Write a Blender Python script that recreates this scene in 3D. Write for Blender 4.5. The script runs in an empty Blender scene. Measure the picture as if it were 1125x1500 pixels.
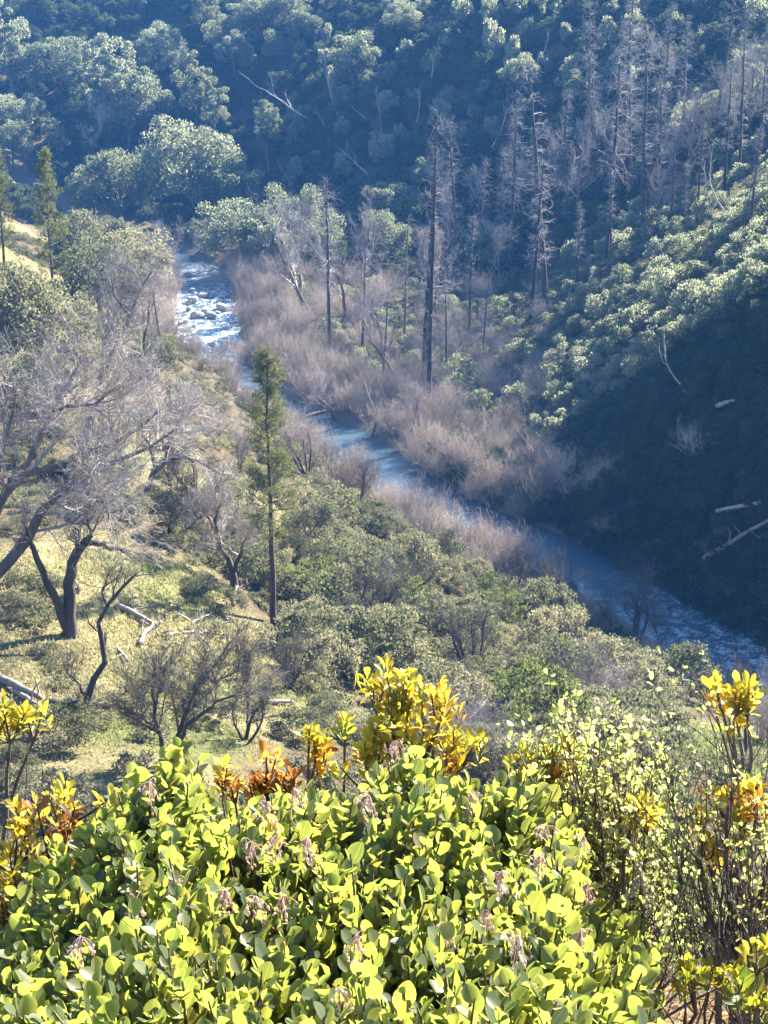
import bpy, math, random
import numpy as np
from mathutils import Vector

# ------------------------------------------------------------------ camera, world, sun, exposure
sc = bpy.context.scene
COL = sc.collection
CAMZ = 45.0                       # camera height above the near river
PITCH = math.radians(20.0)
FPX, CU, CV = 2308.0, 562.5, 750.0
cam_d = bpy.data.cameras.new('camera')
cam = bpy.data.objects.new('camera', cam_d)
COL.objects.link(cam)
cam.location = (0, 0, CAMZ)
cam.rotation_euler = (math.radians(90) - PITCH, 0, 0)
cam_d.sensor_fit = 'VERTICAL'
cam_d.sensor_height = 24.0
cam_d.lens = FPX / 1500 * 24.0
cam_d.clip_start = 0.05
cam_d.clip_end = 2000
sc.camera = cam

SUN_AZ, SUN_EL = math.radians(43), math.radians(34.0)
SUN = np.array([math.sin(SUN_AZ) * math.cos(SUN_EL), math.cos(SUN_AZ) * math.cos(SUN_EL), math.sin(SUN_EL)])
world = bpy.data.worlds.new('World')
sc.world = world
world.use_nodes = True
nt = world.node_tree
sky = nt.nodes.new('ShaderNodeTexSky')
sky.sky_type = 'NISHITA'
sky.sun_disc = False
sky.sun_elevation = SUN_EL
sky.sun_rotation = SUN_AZ
sky.ozone_density = 6.0
sky.dust_density = 0.0
sky.air_density = 1.3
nt.links.new(sky.outputs[0], nt.nodes['Background'].inputs[0])
nt.nodes['Background'].inputs[1].default_value = 0.07
sun_d = bpy.data.lights.new('sun', 'SUN')
sun_d.energy = 5.0
sun_d.angle = math.radians(0.5)
sun_d.color = (1.0, 0.92, 0.78)
sun = bpy.data.objects.new('sun', sun_d)
COL.objects.link(sun)
sun.rotation_euler = Vector(SUN).to_track_quat('Z', 'Y').to_euler()
sun.location = (60, 60, 120)

sc.view_settings.view_transform = 'Standard'
sc.view_settings.look = 'None'
sc.view_settings.exposure = 2.8
sc.view_settings.gamma = 1.0
sc.cycles.max_bounces = 7
sc.cycles.diffuse_bounces = 4
sc.cycles.glossy_bounces = 2
sc.cycles.transmission_bounces = 4
sc.cycles.volume_bounces = 0
sc.cycles.caustics_reflective = False
sc.cycles.caustics_refractive = False
sc.cycles.sample_clamp_indirect = 4.0

rng = np.random.default_rng(11)
R = np.random.default_rng

# ------------------------------------------------------------------ pixel rays, terrain
cP, sP = math.cos(PITCH), math.sin(PITCH)

def rays(u, v):
    u = np.asarray(u, float); v = np.asarray(v, float)
    zu = (CV - v) / FPX
    return np.stack([(u - CU) / FPX, cP + zu * sP, -sP + zu * cP], -1)

def P(u, v, Y):
    d = rays(u, v)
    return np.array([0, 0, CAMZ]) + d * (np.asarray(Y, float) / d[..., 1])[..., None]

def proj(p):
    """world point -> photograph pixel"""
    p = np.asarray(p, float) - np.array([0, 0, CAMZ])
    f = p[..., 1] * cP - p[..., 2] * sP
    up = p[..., 1] * sP + p[..., 2] * cP
    return CU + FPX * p[..., 0] / f, CV - FPX * up / f

RIVER = np.array([(120, 52), (70, 70), (42, 82), (25.1, 93.0), (22.3, 98.4), (19.6, 104.9), (16.0, 111.5), (12.2, 115.8), (7.7, 120.4), (4.6, 125.3),
                  (-0.2, 134.4), (-5.4, 144.7), (-9.6, 150.5), (-15.0, 158.6), (-19.2, 170.3), (-21.7, 186.4), (-23.3, 201.4),
                  (-23.8, 209.8), (-26.1, 218.8), (-31, 228), (-42, 243), (-60, 265), (-90, 300), (-130, 340), (-180, 390)], float)

def resample(pts, step):
    seg = np.linalg.norm(np.diff(pts, axis=0), axis=1)
    s = np.concatenate([[0], np.cumsum(seg)])
    t = np.arange(0, s[-1], step)
    return np.stack([np.interp(t, s, pts[:, k]) for k in range(pts.shape[1])], 1)

RV = resample(RIVER, 1.5)
for _ in range(3):
    RV[1:-1] = (RV[:-2] + 2 * RV[1:-1] + RV[2:]) / 4
RV_Z = np.interp(RV[:, 1], [0, 165, 178, 205, 225, 500], [0, 0, 0.25, 1.3, 1.7, 4.0])
RV_W = np.interp(RV[:, 1], [0, 95, 125, 150, 172, 190, 205, 225, 500], [4.4, 4.0, 3.2, 4.0, 4.3, 4.3, 3.2, 2.6, 5])

CTRL = [  # (u, v, Y): pixel and distance of points of the ground
    (150, 850, 68), (100, 930, 61), (50, 1000, 55), (200, 1100, 48.5), (300, 950, 63), (403, 915, 74), (300, 1090, 52), (0, 900, 62),
    (240, 790, 75), (0, 350, 135), (0, 450, 115), (100, 600, 95), (200, 640, 97), (270, 690, 90), (60, 400, 132), (180, 470, 160),
    (120, 520, 120), (150, 400, 175), (0, 700, 84),
    (560, 900, 82), (560, 1000, 70), (600, 800, 101), (450, 780, 93), (700, 850, 95), (850, 950, 85), (1000, 1020, 78.5), (700, 1000, 72),
    (900, 1100, 63), (1050, 1090, 66), (480, 1060, 60), (1110, 1060, 73), (700, 1120, 58), (420, 700, 112), (330, 690, 100),
    (1060, 985, 91.5), (1120, 1010, 88.5), (950, 925, 99.3), (1000, 952, 95.8),
    # spur on the far bank
    (1000, 800, 107), (1000, 700, 110.5), (1000, 600, 115.5), (1000, 500, 126.5), (1000, 400, 147), (1000, 300, 176),
    (1125, 800, 97), (1125, 600, 104), (1125, 450, 112), (1125, 390, 124), (1125, 300, 147), (1125, 235, 172),
    (850, 740, 120), (850, 660, 125.5), (850, 600, 136), (850, 500, 156), (850, 400, 184), (850, 350, 200),
    (700, 640, 144), (700, 550, 168), (700, 470, 196), (760, 420, 205),
    (600, 600, 158), (600, 520, 182), (560, 450, 210),
    # far slope behind the spur
    (700, 300, 226), (700, 150, 246), (700, 0, 272), (1000, 180, 212), (1000, 100, 228), (1000, 0, 252), (1125, 120, 205), (1125, 0, 235),
    (850, 250, 218), (850, 100, 240), (500, 330, 236), (500, 200, 254), (500, 60, 285), (350, 330, 246), (350, 200, 268), (350, 60, 305),
    (200, 300, 262), (200, 200, 284), (200, 125, 305), (50, 270, 275), (50, 120, 312), (0, 190, 290),
    # second ridge behind
    (200, 40, 430), (50, 30, 440), (350, 5, 450),
]
CP3 = [P(*c) for c in CTRL]
CP3 += [np.array(p, float) for p in [
    (-90, 60, 19), (-70, 30, 19), (-40, 20, 17), (0, 20, 14), (40, 30, 9), (-40, 40, 18), (0, 40, 16.5), (30, 45, 9), (70, 40, 3),
    (-100, 130, 24), (-120, 200, 30), (-90, 0, 22), (0, -40, 20), (80, -40, 8),
    (60, 92, 9), (60, 110, 20), (60, 130, 29), (60, 160, 33), (85, 120, 32), (95, 150, 38), (110, 190, 44), (80, 220, 31), (130, 90, 26),
    (110, 280, 46), (40, 310, 46), (-30, 340, 40), (-95, 330, 36), (-70, 270, 16), (-130, 280, 22), (-160, 330, 30), (-150, 440, 50), (-60, 430, 48), (60, 420, 50), (150, 420, 52),
    (-80, 520, 55), (60, 560, 55), (200, 300, 52), (200, 150, 60), (-220, 300, 50), (-220, 100, 40), (-60, 375, 30)]]
CP3 = np.array(CP3)

def tps_fit(p, lam=0.004):
    xy = p[:, :2] / 100
    n = len(xy)
    d2 = ((xy[:, None] - xy[None]) ** 2).sum(-1)
    K = 0.5 * d2 * np.log(d2 + 1e-12) + lam * np.eye(n)
    A = np.zeros((n + 3, n + 3))
    A[:n, :n] = K; A[:n, n] = 1; A[:n, n + 1:] = xy; A[n:, :n] = A[:n, n:].T
    return xy, np.linalg.solve(A, np.concatenate([p[:, 2], np.zeros(3)]))

TX, TW = tps_fit(CP3)

def tps(x, y):
    out = np.empty(x.shape)
    xf, yf, of = x.ravel() / 100, y.ravel() / 100, out.ravel()
    for i in range(0, xf.size, 40000):
        d2 = (xf[i:i + 40000, None] - TX[:, 0]) ** 2 + (yf[i:i + 40000, None] - TX[:, 1]) ** 2
        of[i:i + 40000] = (0.5 * d2 * np.log(d2 + 1e-12)) @ TW[:-3] + TW[-3] + TW[-2] * xf[i:i + 40000] + TW[-1] * yf[i:i + 40000]
    return of.reshape(x.shape)

def vnoise(x, y, seed=0):
    xi = np.floor(x).astype(np.int64); yi = np.floor(y).astype(np.int64)
    fx = x - xi; fy = y - yi
    fx = fx * fx * (3 - 2 * fx); fy = fy * fy * (3 - 2 * fy)
    def h(a, b):
        n = (a * 374761393 + b * 668265263 + seed * 974634777) & 0xFFFFFFFF
        n = ((n ^ (n >> 13)) * 1274126177) & 0xFFFFFFFF
        return ((n ^ (n >> 16)) & 0xFFFF) / 65535.0
    return (h(xi, yi) * (1 - fx) + h(xi + 1, yi) * fx) * (1 - fy) + (h(xi, yi + 1) * (1 - fx) + h(xi + 1, yi + 1) * fx) * fy

def fbm(x, y, seed=0, o=4):
    return sum(vnoise(x * 2 ** k, y * 2 ** k, seed + k) * 0.5 ** k for k in range(o)) / (2 - 2 ** (1 - o)) - 0.5

def river_near(x, y):
    xf, yf = x.ravel(), y.ravel()
    d = np.empty(xf.size); idx = np.empty(xf.size, int)
    for i in range(0, xf.size, 40000):
        q = (xf[i:i + 40000, None] - RV[:, 0]) ** 2 + (yf[i:i + 40000, None] - RV[:, 1]) ** 2
        k = q.argmin(1); idx[i:i + 40000] = k; d[i:i + 40000] = np.sqrt(q[np.arange(len(k)), k])
    return d.reshape(x.shape), idx.reshape(x.shape)

def sstep(a, b, t):
    t = np.clip((t - a) / (b - a), 0, 1)
    return t * t * (3 - 2 * t)

def height(x, y):
    h = np.minimum(tps(x, y), 56.0)
    h = h + 2.2 * fbm(x / 14, y / 14, 3) * sstep(60, 110, y) + 0.5 * fbm(x / 4, y / 4, 9)
    d, k = river_near(x, y)
    w, z = RV_W[k], RV_Z[k]
    h = np.maximum(h, z + 0.35 + 0.10 * np.clip(d - w, 0, 8))
    t = sstep(w - 1.2, w + 1.2, d)
    h = (z - 0.7) * (1 - t) + h * t
    kn = 43.1 - 0.66 * np.maximum(y - 2.6, 0) - 0.12 * np.clip(y, -40, 2.6) - 0.05 * np.abs(x) + 0.25 * fbm(x / 1.5, y / 1.5, 5)
    m = np.maximum(h, kn)
    return m + 0.5 * np.exp(-np.abs(h - kn) / 2.0)

GX = np.arange(-150, 190.1, 1.0); GY = np.concatenate([np.arange(-20, 12, 0.5), np.arange(12, 320, 1.0), np.arange(320, 580, 3.0)])
GH = height(*np.meshgrid(GX, GY))      # [iy, ix]

def hz(x, y):
    x = np.asarray(x, float); y = np.asarray(y, float)
    ix = np.clip(np.searchsorted(GX, x) - 1, 0, len(GX) - 2); iy = np.clip(np.searchsorted(GY, y) - 1, 0, len(GY) - 2)
    fx = (x - GX[ix]) / (GX[ix + 1] - GX[ix]); fy = (y - GY[iy]) / (GY[iy + 1] - GY[iy])
    return (GH[iy, ix] * (1 - fx) + GH[iy, ix + 1] * fx) * (1 - fy) + (GH[iy + 1, ix] * (1 - fx) + GH[iy + 1, ix + 1] * fx) * fy

YS = np.arange(25, 570, 0.5)

def ground(u, v):
    """first ground point on the sight line of a photograph pixel (beyond the knoll)"""
    d = rays(u, v)
    pts = np.array([0, 0, CAMZ]) + d * (YS / d[1])[:, None]
    below = pts[:, 2] < hz(pts[:, 0], pts[:, 1])
    i = int(below.argmax()) if below.any() else len(YS) - 1
    p = pts[i]
    return np.array([p[0], p[1], float(hz(p[0], p[1]))])

def mesh(name, V, quads=None, tris=None, smooth=False):
    me = bpy.data.meshes.new(name)
    V = np.asarray(V, np.float32).reshape(-1, 3)
    qs = np.asarray(quads, np.int32).reshape(-1, 4) if quads is not None and len(quads) else np.zeros((0, 4), np.int32)
    ts = np.asarray(tris, np.int32).reshape(-1, 3) if tris is not None and len(tris) else np.zeros((0, 3), np.int32)
    me.vertices.add(len(V)); me.vertices.foreach_set('co', V.ravel())
    li = np.concatenate([qs.ravel(), ts.ravel()])
    me.loops.add(len(li)); me.loops.foreach_set('vertex_index', li)
    n = len(qs) + len(ts)
    me.polygons.add(n)
    st = np.concatenate([np.arange(len(qs)) * 4, len(qs) * 4 + np.arange(len(ts)) * 3]).astype(np.int32)
    me.polygons.foreach_set('loop_start', st)
    me.polygons.foreach_set('use_smooth', np.full(n, smooth))
    me.update(calc_edges=True)
    return me

def obj(name, me, mat=None, parent=None, loc=None):
    o = bpy.data.objects.new(name, me)
    COL.objects.link(o)
    if mat is not None and me is not None and not me.materials:
        me.materials.append(mat)
    if parent is not None:
        o.parent = parent
    if loc is not None:
        o.location = loc
    return o

def tag(o, label=None, cat=None, group=None, kind=None):
    for k, v in (('label', label), ('category', cat), ('group', group), ('kind', kind)):
        if v:
            o[k] = v
    return o

def fattr(me, name, vals):
    a = me.attributes.new(name, 'FLOAT', 'POINT')
    a.data.foreach_set('value', np.asarray(vals, np.float32))

# ------------------------------------------------------------------ materials
class N:
    """small node-tree builder"""
    def __init__(s, name):
        s.m = bpy.data.materials.new(name); s.m.use_nodes = True
        s.t = s.m.node_tree; s.t.nodes.clear()
        s.out = s.t.nodes.new('ShaderNodeOutputMaterial')
    def n(s, typ, props=None, **ins):
        x = s.t.nodes.new(typ)
        for k, v in (props or {}).items():
            setattr(x, k, v)
        for k, v in ins.items():
            s.set(x, k.replace('_', ' '), v)
        return x
    def set(s, node, key, v):
        sock = node.inputs[int(key)] if key.isdigit() else node.inputs[key]
        if isinstance(v, bpy.types.NodeSocket):
            s.t.links.new(v, sock)
        else:
            sock.default_value = v if not (isinstance(v, tuple) and len(v) == 3 and sock.type == 'RGBA') else (*v, 1)
    def ramp(s, fac, stops):
        r = s.t.nodes.new('ShaderNodeValToRGB')
        e = r.color_ramp.elements
        while len(e) < len(stops):
            e.new(0.5)
        for el, (p, c) in zip(e, stops):
            el.position = p; el.color = (*c, 1)
        s.t.links.new(fac, r.inputs[0])
        return r.outputs[0]
    def mix(s, f, a, b, blend='MIX'):
        x = s.t.nodes.new('ShaderNodeMix'); x.data_type = 'RGBA'; x.blend_type = blend
        for i, v in ((0, f), (6, a), (7, b)):
            if isinstance(v, bpy.types.NodeSocket):
                s.t.links.new(v, x.inputs[i])
            else:
                x.inputs[i].default_value = v if not isinstance(v, tuple) else (*v, 1)
        return x.outputs[2]
    def math(s, op, a, b=0.0, c=0.0):
        x = s.t.nodes.new('ShaderNodeMath'); x.operation = op
        for i, v in enumerate((a, b, c)):
            if isinstance(v, bpy.types.NodeSocket):
                s.t.links.new(v, x.inputs[i])
            else:
                x.inputs[i].default_value = v
        return x.outputs[0]
    def noise(s, scale, detail=4, rough=0.55, vec=None, dist=0.0):
        x = s.n('ShaderNodeTexNoise', Scale=scale, Detail=detail, Roughness=rough, Distortion=dist)
        if vec is not None:
            s.t.links.new(vec, x.inputs['Vector'])
        return x.outputs['Fac']
    def done(s, sh):
        s.t.links.new(sh, s.out.inputs['Surface'])
        return s.m

def leaf_mat(name, stops, trans=0.45, tgain=(1.3, 1.35, 0.7), rough=0.45, spec=0.4, obj_w=0.5):
    """foliage: colour varies from leaf to leaf and from plant to plant; light passes through the leaf"""
    b = N(name)
    geo = b.n('ShaderNodeNewGeometry'); oi = b.n('ShaderNodeObjectInfo')
    f = b.math('ADD', b.math('MULTIPLY', geo.outputs['Random Per Island'], 1 - obj_w), b.math('MULTIPLY', oi.outputs['Random'], obj_w))
    c = b.ramp(f, stops)
    pr = b.n('ShaderNodeBsdfDiffuse', Color=c)
    tr = b.n('ShaderNodeBsdfTranslucent', Color=b.mix(1.0, c, tgain, 'MULTIPLY'))
    mx = b.n('ShaderNodeMixShader')
    mx.inputs[0].default_value = trans
    b.t.links.new(pr.outputs[0], mx.inputs[1]); b.t.links.new(tr.outputs[0], mx.inputs[2])
    return b.done(mx.outputs[0])

def bark_mat(name, c1, c2, scale=3.0, rough=0.9, obj_w=0.3):
    b = N(name)
    tc = b.n('ShaderNodeTexCoord'); oi = b.n('ShaderNodeObjectInfo')
    mp = b.n('ShaderNodeMapping', Vector=tc.outputs['Object']); mp.inputs['Scale'].default_value = (1, 1, 0.25)
    f = b.noise(scale, 5, 0.65, mp.outputs[0])
    f = b.math('ADD', f, b.math('MULTIPLY', b.math('SUBTRACT', oi.outputs['Random'], 0.5), obj_w))
    c = b.ramp(f, [(0.3, c1), (0.7, c2)])
    bp = b.n('ShaderNodeBump', Strength=0.6, Distance=0.05, Height=f)
    pr = b.n('ShaderNodeBsdfPrincipled', Base_Color=c, Roughness=rough, Normal=bp.outputs[0])
    pr.inputs['Specular IOR Level'].default_value = 0.25
    return b.done(pr.outputs[0])

# ------------------------------------------------------------------ the ground
def pix_mask(x, y, polys, soft):
    pass

gx, gy = np.meshgrid(GX, GY)
ny, nx = GH.shape
ii = np.arange(ny * nx).reshape(ny, nx)
gq = np.stack([ii[:-1, :-1], ii[:-1, 1:], ii[1:, 1:], ii[1:, :-1]], -1).reshape(-1, 4)
gme = mesh('ground', np.stack([gx, gy, GH], -1), gq, smooth=True)

def blobs(x, y, spots):
    """soft union of discs on the ground, each (centre pixel, radius in metres, strength)"""
    m = np.zeros(x.shape)
    for u, v, r, k in spots:
        c = ground(u, v)
        d = np.hypot(x - c[0], y - c[1]) / r
        m = np.maximum(m, k * (1 - sstep(0.45, 1.15, d + 0.5 * fbm(x / 2.5, y / 2.5, 21))))
    return m

MEADOW = [(190, 850, 7, 1), (150, 830, 5, 1), (240, 860, 5, 1), (130, 880, 6, .9), (60, 960, 6, .6), (90, 1000, 5, .5), (300, 1000, 6, .7), (350, 980, 5, .8), (190, 1100, 6, .7),
          (20, 370, 9, 1), (40, 345, 8, 1), (300, 700, 9, .9), (240, 690, 6, .8), (1030, 1085, 6, 1), (1060, 1110, 4, 1), (280, 1040, 5, .8), (420, 1000, 5, .6), (10, 1010, 6, .6)]
LUSH = [(1030, 1085, 6, 1), (1060, 1110, 4, 1), (240, 860, 4, .6), (240, 1075, 4, .8), (300, 1010, 4, .5), (400, 1000, 4, .4), (30, 350, 8, .4)]
fattr(gme, 'meadow', blobs(gx, gy, MEADOW).ravel())
fattr(gme, 'lush', blobs(gx, gy, LUSH).ravel())
rd, rk = river_near(gx, gy)
fattr(gme, 'bank', (1 - sstep(0.0, 5.0, rd - RV_W[rk])).ravel())

b = N('ground soil and grass')
tc = b.n('ShaderNodeTexCoord'); ob = tc.outputs['Object']
n1 = b.noise(0.35, 6, 0.65, ob); n2 = b.noise(3.0, 5, 0.7, ob); n3 = b.noise(18.0, 3, 0.7, ob)
litter = b.ramp(n2, [(0.25, (0.045, 0.035, 0.022)), (0.5, (0.10, 0.078, 0.045)), (0.75, (0.19, 0.15, 0.085))])
grass = b.ramp(b.math('ADD', b.math('MULTIPLY', n1, 0.6), b.math('MULTIPLY', n3, 0.4)), [(0.3, (0.13, 0.115, 0.055)), (0.5, (0.26, 0.23, 0.11)), (0.7, (0.38, 0.34, 0.18))])
green = b.ramp(n3, [(0.3, (0.05, 0.075, 0.02)), (0.7, (0.15, 0.18, 0.05))])
am = b.n('ShaderNodeAttribute', {'attribute_name': 'meadow'}).outputs['Fac']
al = b.n('ShaderNodeAttribute', {'attribute_name': 'lush'}).outputs['Fac']
ab = b.n('ShaderNodeAttribute', {'attribute_name': 'bank'}).outputs['Fac']
mm = b.math('MULTIPLY', am, b.ramp(b.math('ADD', b.math('MULTIPLY', n1, .6), b.math('MULTIPLY', n2, .4)), [(0.36, (0.1,) * 3), (0.52, (1,) * 3)]))
c = b.mix(mm, litter, grass)
c = b.mix(b.math('MULTIPLY', al, b.ramp(n2, [(0.3, (0.2,) * 3), (0.6, (1,) * 3)])), c, green)
cobble = b.ramp(n3, [(0.3, (0.08, 0.07, 0.06)), (0.7, (0.30, 0.27, 0.23))])
c = b.mix(b.math('MULTIPLY', ab, 0.6), c, cobble)
bp = b.n('ShaderNodeBump', Strength=1.0, Distance=0.25, Height=b.math('ADD', n2, b.math('MULTIPLY', n3, 0.5)))
pr = b.n('ShaderNodeBsdfPrincipled', Base_Color=c, Roughness=0.95, Normal=bp.outputs[0])
pr.inputs['Specular IOR Level'].default_value = 0.1
tag(obj('ground', gme, b.done(pr.outputs[0])), 'valley slopes of dry grass, soil and leaf litter around the river', 'ground', kind='structure')

# ------------------------------------------------------------------ the river
nw = 15
tang = np.gradient(RV, axis=0); tang /= np.linalg.norm(tang, axis=1)[:, None]
side = np.stack([-tang[:, 1], tang[:, 0]], 1)
ss = np.linspace(-1, 1, nw)
wv = RV[:, None] + side[:, None] * (ss[None, :, None] * (RV_W[:, None, None] + 1.6))
fine = 2
wx, wy = wv[..., 0], wv[..., 1]
rapid = np.clip(np.interp(RV[:, 1], [158, 172, 182, 203, 210, 214, 219, 223], [0, .4, 1, 1, .35, .3, .5, 0]), 0, 1)
near_r = np.interp(RV[:, 1], [60, 88, 96, 104, 112], [.9, .9, .8, .5, 0.0])
wz = RV_Z[:, None] + 0 * wx + (vnoise(wx / 0.9, wy / 0.9, 4) - .5) * 0.55 * rapid[:, None]
wi = np.arange(wx.size).reshape(wx.shape)
wq = np.stack([wi[:-1, :-1], wi[1:, :-1], wi[1:, 1:], wi[:-1, 1:]], -1).reshape(-1, 4)
wme = mesh('river', np.stack([wx, wy, wz], -1), wq, smooth=True)
fattr(wme, 'rapid', np.repeat(np.maximum(rapid, near_r * 0.6), nw))
b = N('river water')
tc = b.n('ShaderNodeTexCoord'); ob = tc.outputs['Object']
ar = b.n('ShaderNodeAttribute', {'attribute_name': 'rapid'}).outputs['Fac']
n1 = b.noise(0.9, 5, 0.65, ob, 0.5); n2 = b.noise(5.0, 4, 0.6, ob, 0.3)
foam = b.math('MULTIPLY', b.ramp(b.math('ADD', b.math('MULTIPLY', n1, 0.55), b.math('MULTIPLY', n2, 0.45)), [(0.49, (0,) * 3), (0.60, (1,) * 3)]), ar)
bp = b.n('ShaderNodeBump', Strength=0.6, Distance=0.1, Height=b.math('ADD', b.math('MULTIPLY', n1, 1.0), b.math('MULTIPLY', n2, 0.4)))
wat = b.n('ShaderNodeBsdfPrincipled', Base_Color=(0.045, 0.075, 0.10), Roughness=0.2, Normal=bp.outputs[0])
wat.inputs['IOR'].default_value = 1.33
fo = b.n('ShaderNodeBsdfPrincipled', Base_Color=(0.75, 0.8, 0.82), Roughness=0.5, Normal=bp.outputs[0])
mx = b.n('ShaderNodeMixShader'); b.t.links.new(foam, mx.inputs[0]); b.t.links.new(wat.outputs[0], mx.inputs[1]); b.t.links.new(fo.outputs[0], mx.inputs[2])
tag(obj('river', wme, b.done(mx.outputs[0])), 'narrow blue river with white rapids winding down the valley', 'river', kind='structure')

# ------------------------------------------------------------------ mesh generators
def unit(a):
    return a / (np.linalg.norm(a, axis=-1, keepdims=True) + 1e-9)

def tubes(Pl, Rd, sides):
    """Pl (n,k,3) polylines, Rd (n,k) radii -> verts, quads"""
    n, k, _ = Pl.shape
    T = unit(np.gradient(Pl, axis=1))
    ref = np.where(np.abs(T[:, :1, 2:3]) > 0.9, np.array([1.0, 0, 0]), np.array([0, 0, 1.0]))
    A = unit(np.cross(T, np.broadcast_to(ref, T.shape)))
    B = np.cross(T, A)
    a = np.arange(sides) * 2 * math.pi / sides
    V = Pl[:, :, None] + Rd[:, :, None, None] * (np.cos(a)[:, None] * A[:, :, None] + np.sin(a)[:, None] * B[:, :, None])
    idx = np.arange(n * k * sides).reshape(n, k, sides)
    nx_ = np.roll(idx, -1, axis=2)
    Q = np.stack([idx[:, :-1], nx_[:, :-1], nx_[:, 1:], idx[:, 1:]], -1).reshape(-1, 4)
    return V.reshape(-1, 3), Q

class MB:
    def __init__(s):
        s.V, s.Q, s.n, s.att = [], [], 0, []
    def add(s, V, Q, att=0.0):
        s.V.append(V); s.Q.append(np.asarray(Q) + s.n); s.n += len(V)
        s.att.append(np.broadcast_to(np.asarray(att, float), (len(V),)))
    def me(s, name, smooth=False, attr=None):
        m = mesh(name, np.concatenate(s.V), np.concatenate(s.Q), None, smooth)
        if attr:
            fattr(m, attr, np.concatenate(s.att))
        return m

def spawn(r, Pl, Rd, m, L, k, spread, up, gnarl, lo=0.3, rr=0.55, rend=0.35, sag=0.0):
    """m children on each parent polyline"""
    n, kk, _ = Pl.shape
    t = (lo + (1 - lo) * (np.arange(m)[None] + r.random((n, m))) / m) * (kk - 1)
    i0 = np.clip(t.astype(int), 0, kk - 2); f = t - i0
    j = np.arange(n)[:, None]
    S = Pl[j, i0] * (1 - f)[..., None] + Pl[j, i0 + 1] * f[..., None]
    T = unit(Pl[j, i0 + 1] - Pl[j, i0])
    Rp = Rd[j, i0] * (1 - f) + Rd[j, i0 + 1] * f
    D = unit(T + spread * r.normal(size=T.shape) + np.array([0, 0, up]))
    S, D, Rp = S.reshape(-1, 3), D.reshape(-1, 3), Rp.reshape(-1)
    Ln = L * (0.6 + 0.8 * r.random(len(S)))
    out = [S]
    d = D
    for q in range(k - 1):
        d = unit(d + gnarl * r.normal(size=d.shape) + np.array([0, 0, up * 0.25 - sag]))
        out.append(out[-1] + d * (Ln / (k - 1))[:, None])
    Pc = np.stack(out, 1)
    R0 = Rp * rr
    Rc = R0[:, None] * np.linspace(1, rend, k)[None]
    return Pc, Rc

def diamonds(C, A, Nn, l, w):
    B = np.cross(Nn, A)
    l = np.broadcast_to(np.asarray(l, float), (len(C),))[:, None] / 2; w = np.broadcast_to(np.asarray(w, float), (len(C),))[:, None] / 2
    V = np.stack([C - A * l, C + B * w, C + A * l, C - B * w], 1).reshape(-1, 3)
    return V, np.arange(len(V)).reshape(-1, 4)

def leaf_cloud(r, clumps, rad, per, leaf, flat=0.8, upb=0.5):
    """leaves spread over the shells of leaf clumps; clumps (n,3), rad (n,)"""
    n = len(clumps)
    d = unit(r.normal(size=(n, per, 3)) + np.array([0, 0, 0.35]))
    rr = rad[:, None] * (0.45 + 0.6 * r.random((n, per)) ** 0.7)
    C = clumps[:, None] + d * rr[..., None] * np.array([1, 1, flat])
    C = C.reshape(-1, 3); d = d.reshape(-1, 3)
    A = unit(r.normal(size=d.shape) + np.array([0, 0, upb]) + 0.6 * d)
    Nn = unit(np.cross(A, r.normal(size=A.shape)))
    sz = leaf * (0.6 + 0.8 * r.random(len(C)))
    return diamonds(C, A, Nn, sz, sz * 0.55)

def crown_clumps(r, n, rx, rz, zc, low=-0.55, fill=0.5):
    d = unit(r.normal(size=(n * 3, 3)))
    d = d[d[:, 2] > low][:n]
    rr = fill + (1 - fill) * r.random(len(d)) ** 0.5
    lob = 0.75 + 0.5 * vnoise(d[:, 0] * 1.7 + 9, d[:, 1] * 1.7 + d[:, 2] * 2.3, int(r.integers(1000)))
    C = d * (rr * lob)[:, None] * np.array([rx, rx, rz]); C[:, 2] += zc
    return C

# ------------------------------------------------------------------ foliage and bark
M = {}
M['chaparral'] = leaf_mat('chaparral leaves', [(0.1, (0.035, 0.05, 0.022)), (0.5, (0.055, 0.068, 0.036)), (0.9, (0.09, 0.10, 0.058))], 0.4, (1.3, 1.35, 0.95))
M['bright'] = leaf_mat('sunlit-toned brush leaves', [(0.1, (0.11, 0.125, 0.08)), (0.5, (0.17, 0.185, 0.125)), (0.9, (0.24, 0.24, 0.18))], 0.52, (1.65, 1.65, 1.4))  # paler leaf colour, carries the sunlit look of the brush
M['oak'] = leaf_mat('live oak leaves', [(0.1, (0.09, 0.105, 0.065)), (0.5, (0.145, 0.16, 0.105)), (0.9, (0.20, 0.21, 0.15))], 0.5, (1.6, 1.6, 1.35))
M['olive'] = leaf_mat('coyote brush leaves', [(0.1, (0.07, 0.078, 0.05)), (0.4, (0.12, 0.125, 0.085)), (0.7, (0.175, 0.17, 0.12)), (0.95, (0.25, 0.22, 0.165))], 0.42, (1.4, 1.4, 1.0), obj_w=.62)
M['fresh'] = leaf_mat('fresh green leaves', [(0.1, (0.06, 0.072, 0.04)), (0.9, (0.12, 0.13, 0.07))], 0.45, (1.4, 1.5, 0.7))
M['needle'] = leaf_mat('pine needles', [(0.1, (0.055, 0.066, 0.036)), (0.5, (0.095, 0.108, 0.058)), (0.9, (0.15, 0.155, 0.085))], 0.4, (1.5, 1.5, 0.7), 0.55, 0.3)
M['bark'] = bark_mat('grey brown bark', (0.05, 0.04, 0.033), (0.15, 0.125, 0.10))
M['char'] = bark_mat('charred bark', (0.02, 0.017, 0.016), (0.075, 0.064, 0.056))
M['pale'] = bark_mat('bleached dead wood', (0.18, 0.155, 0.13), (0.40, 0.355, 0.30))
M['log'] = bark_mat('weathered logs', (0.13, 0.11, 0.092), (0.30, 0.265, 0.225))
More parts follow.
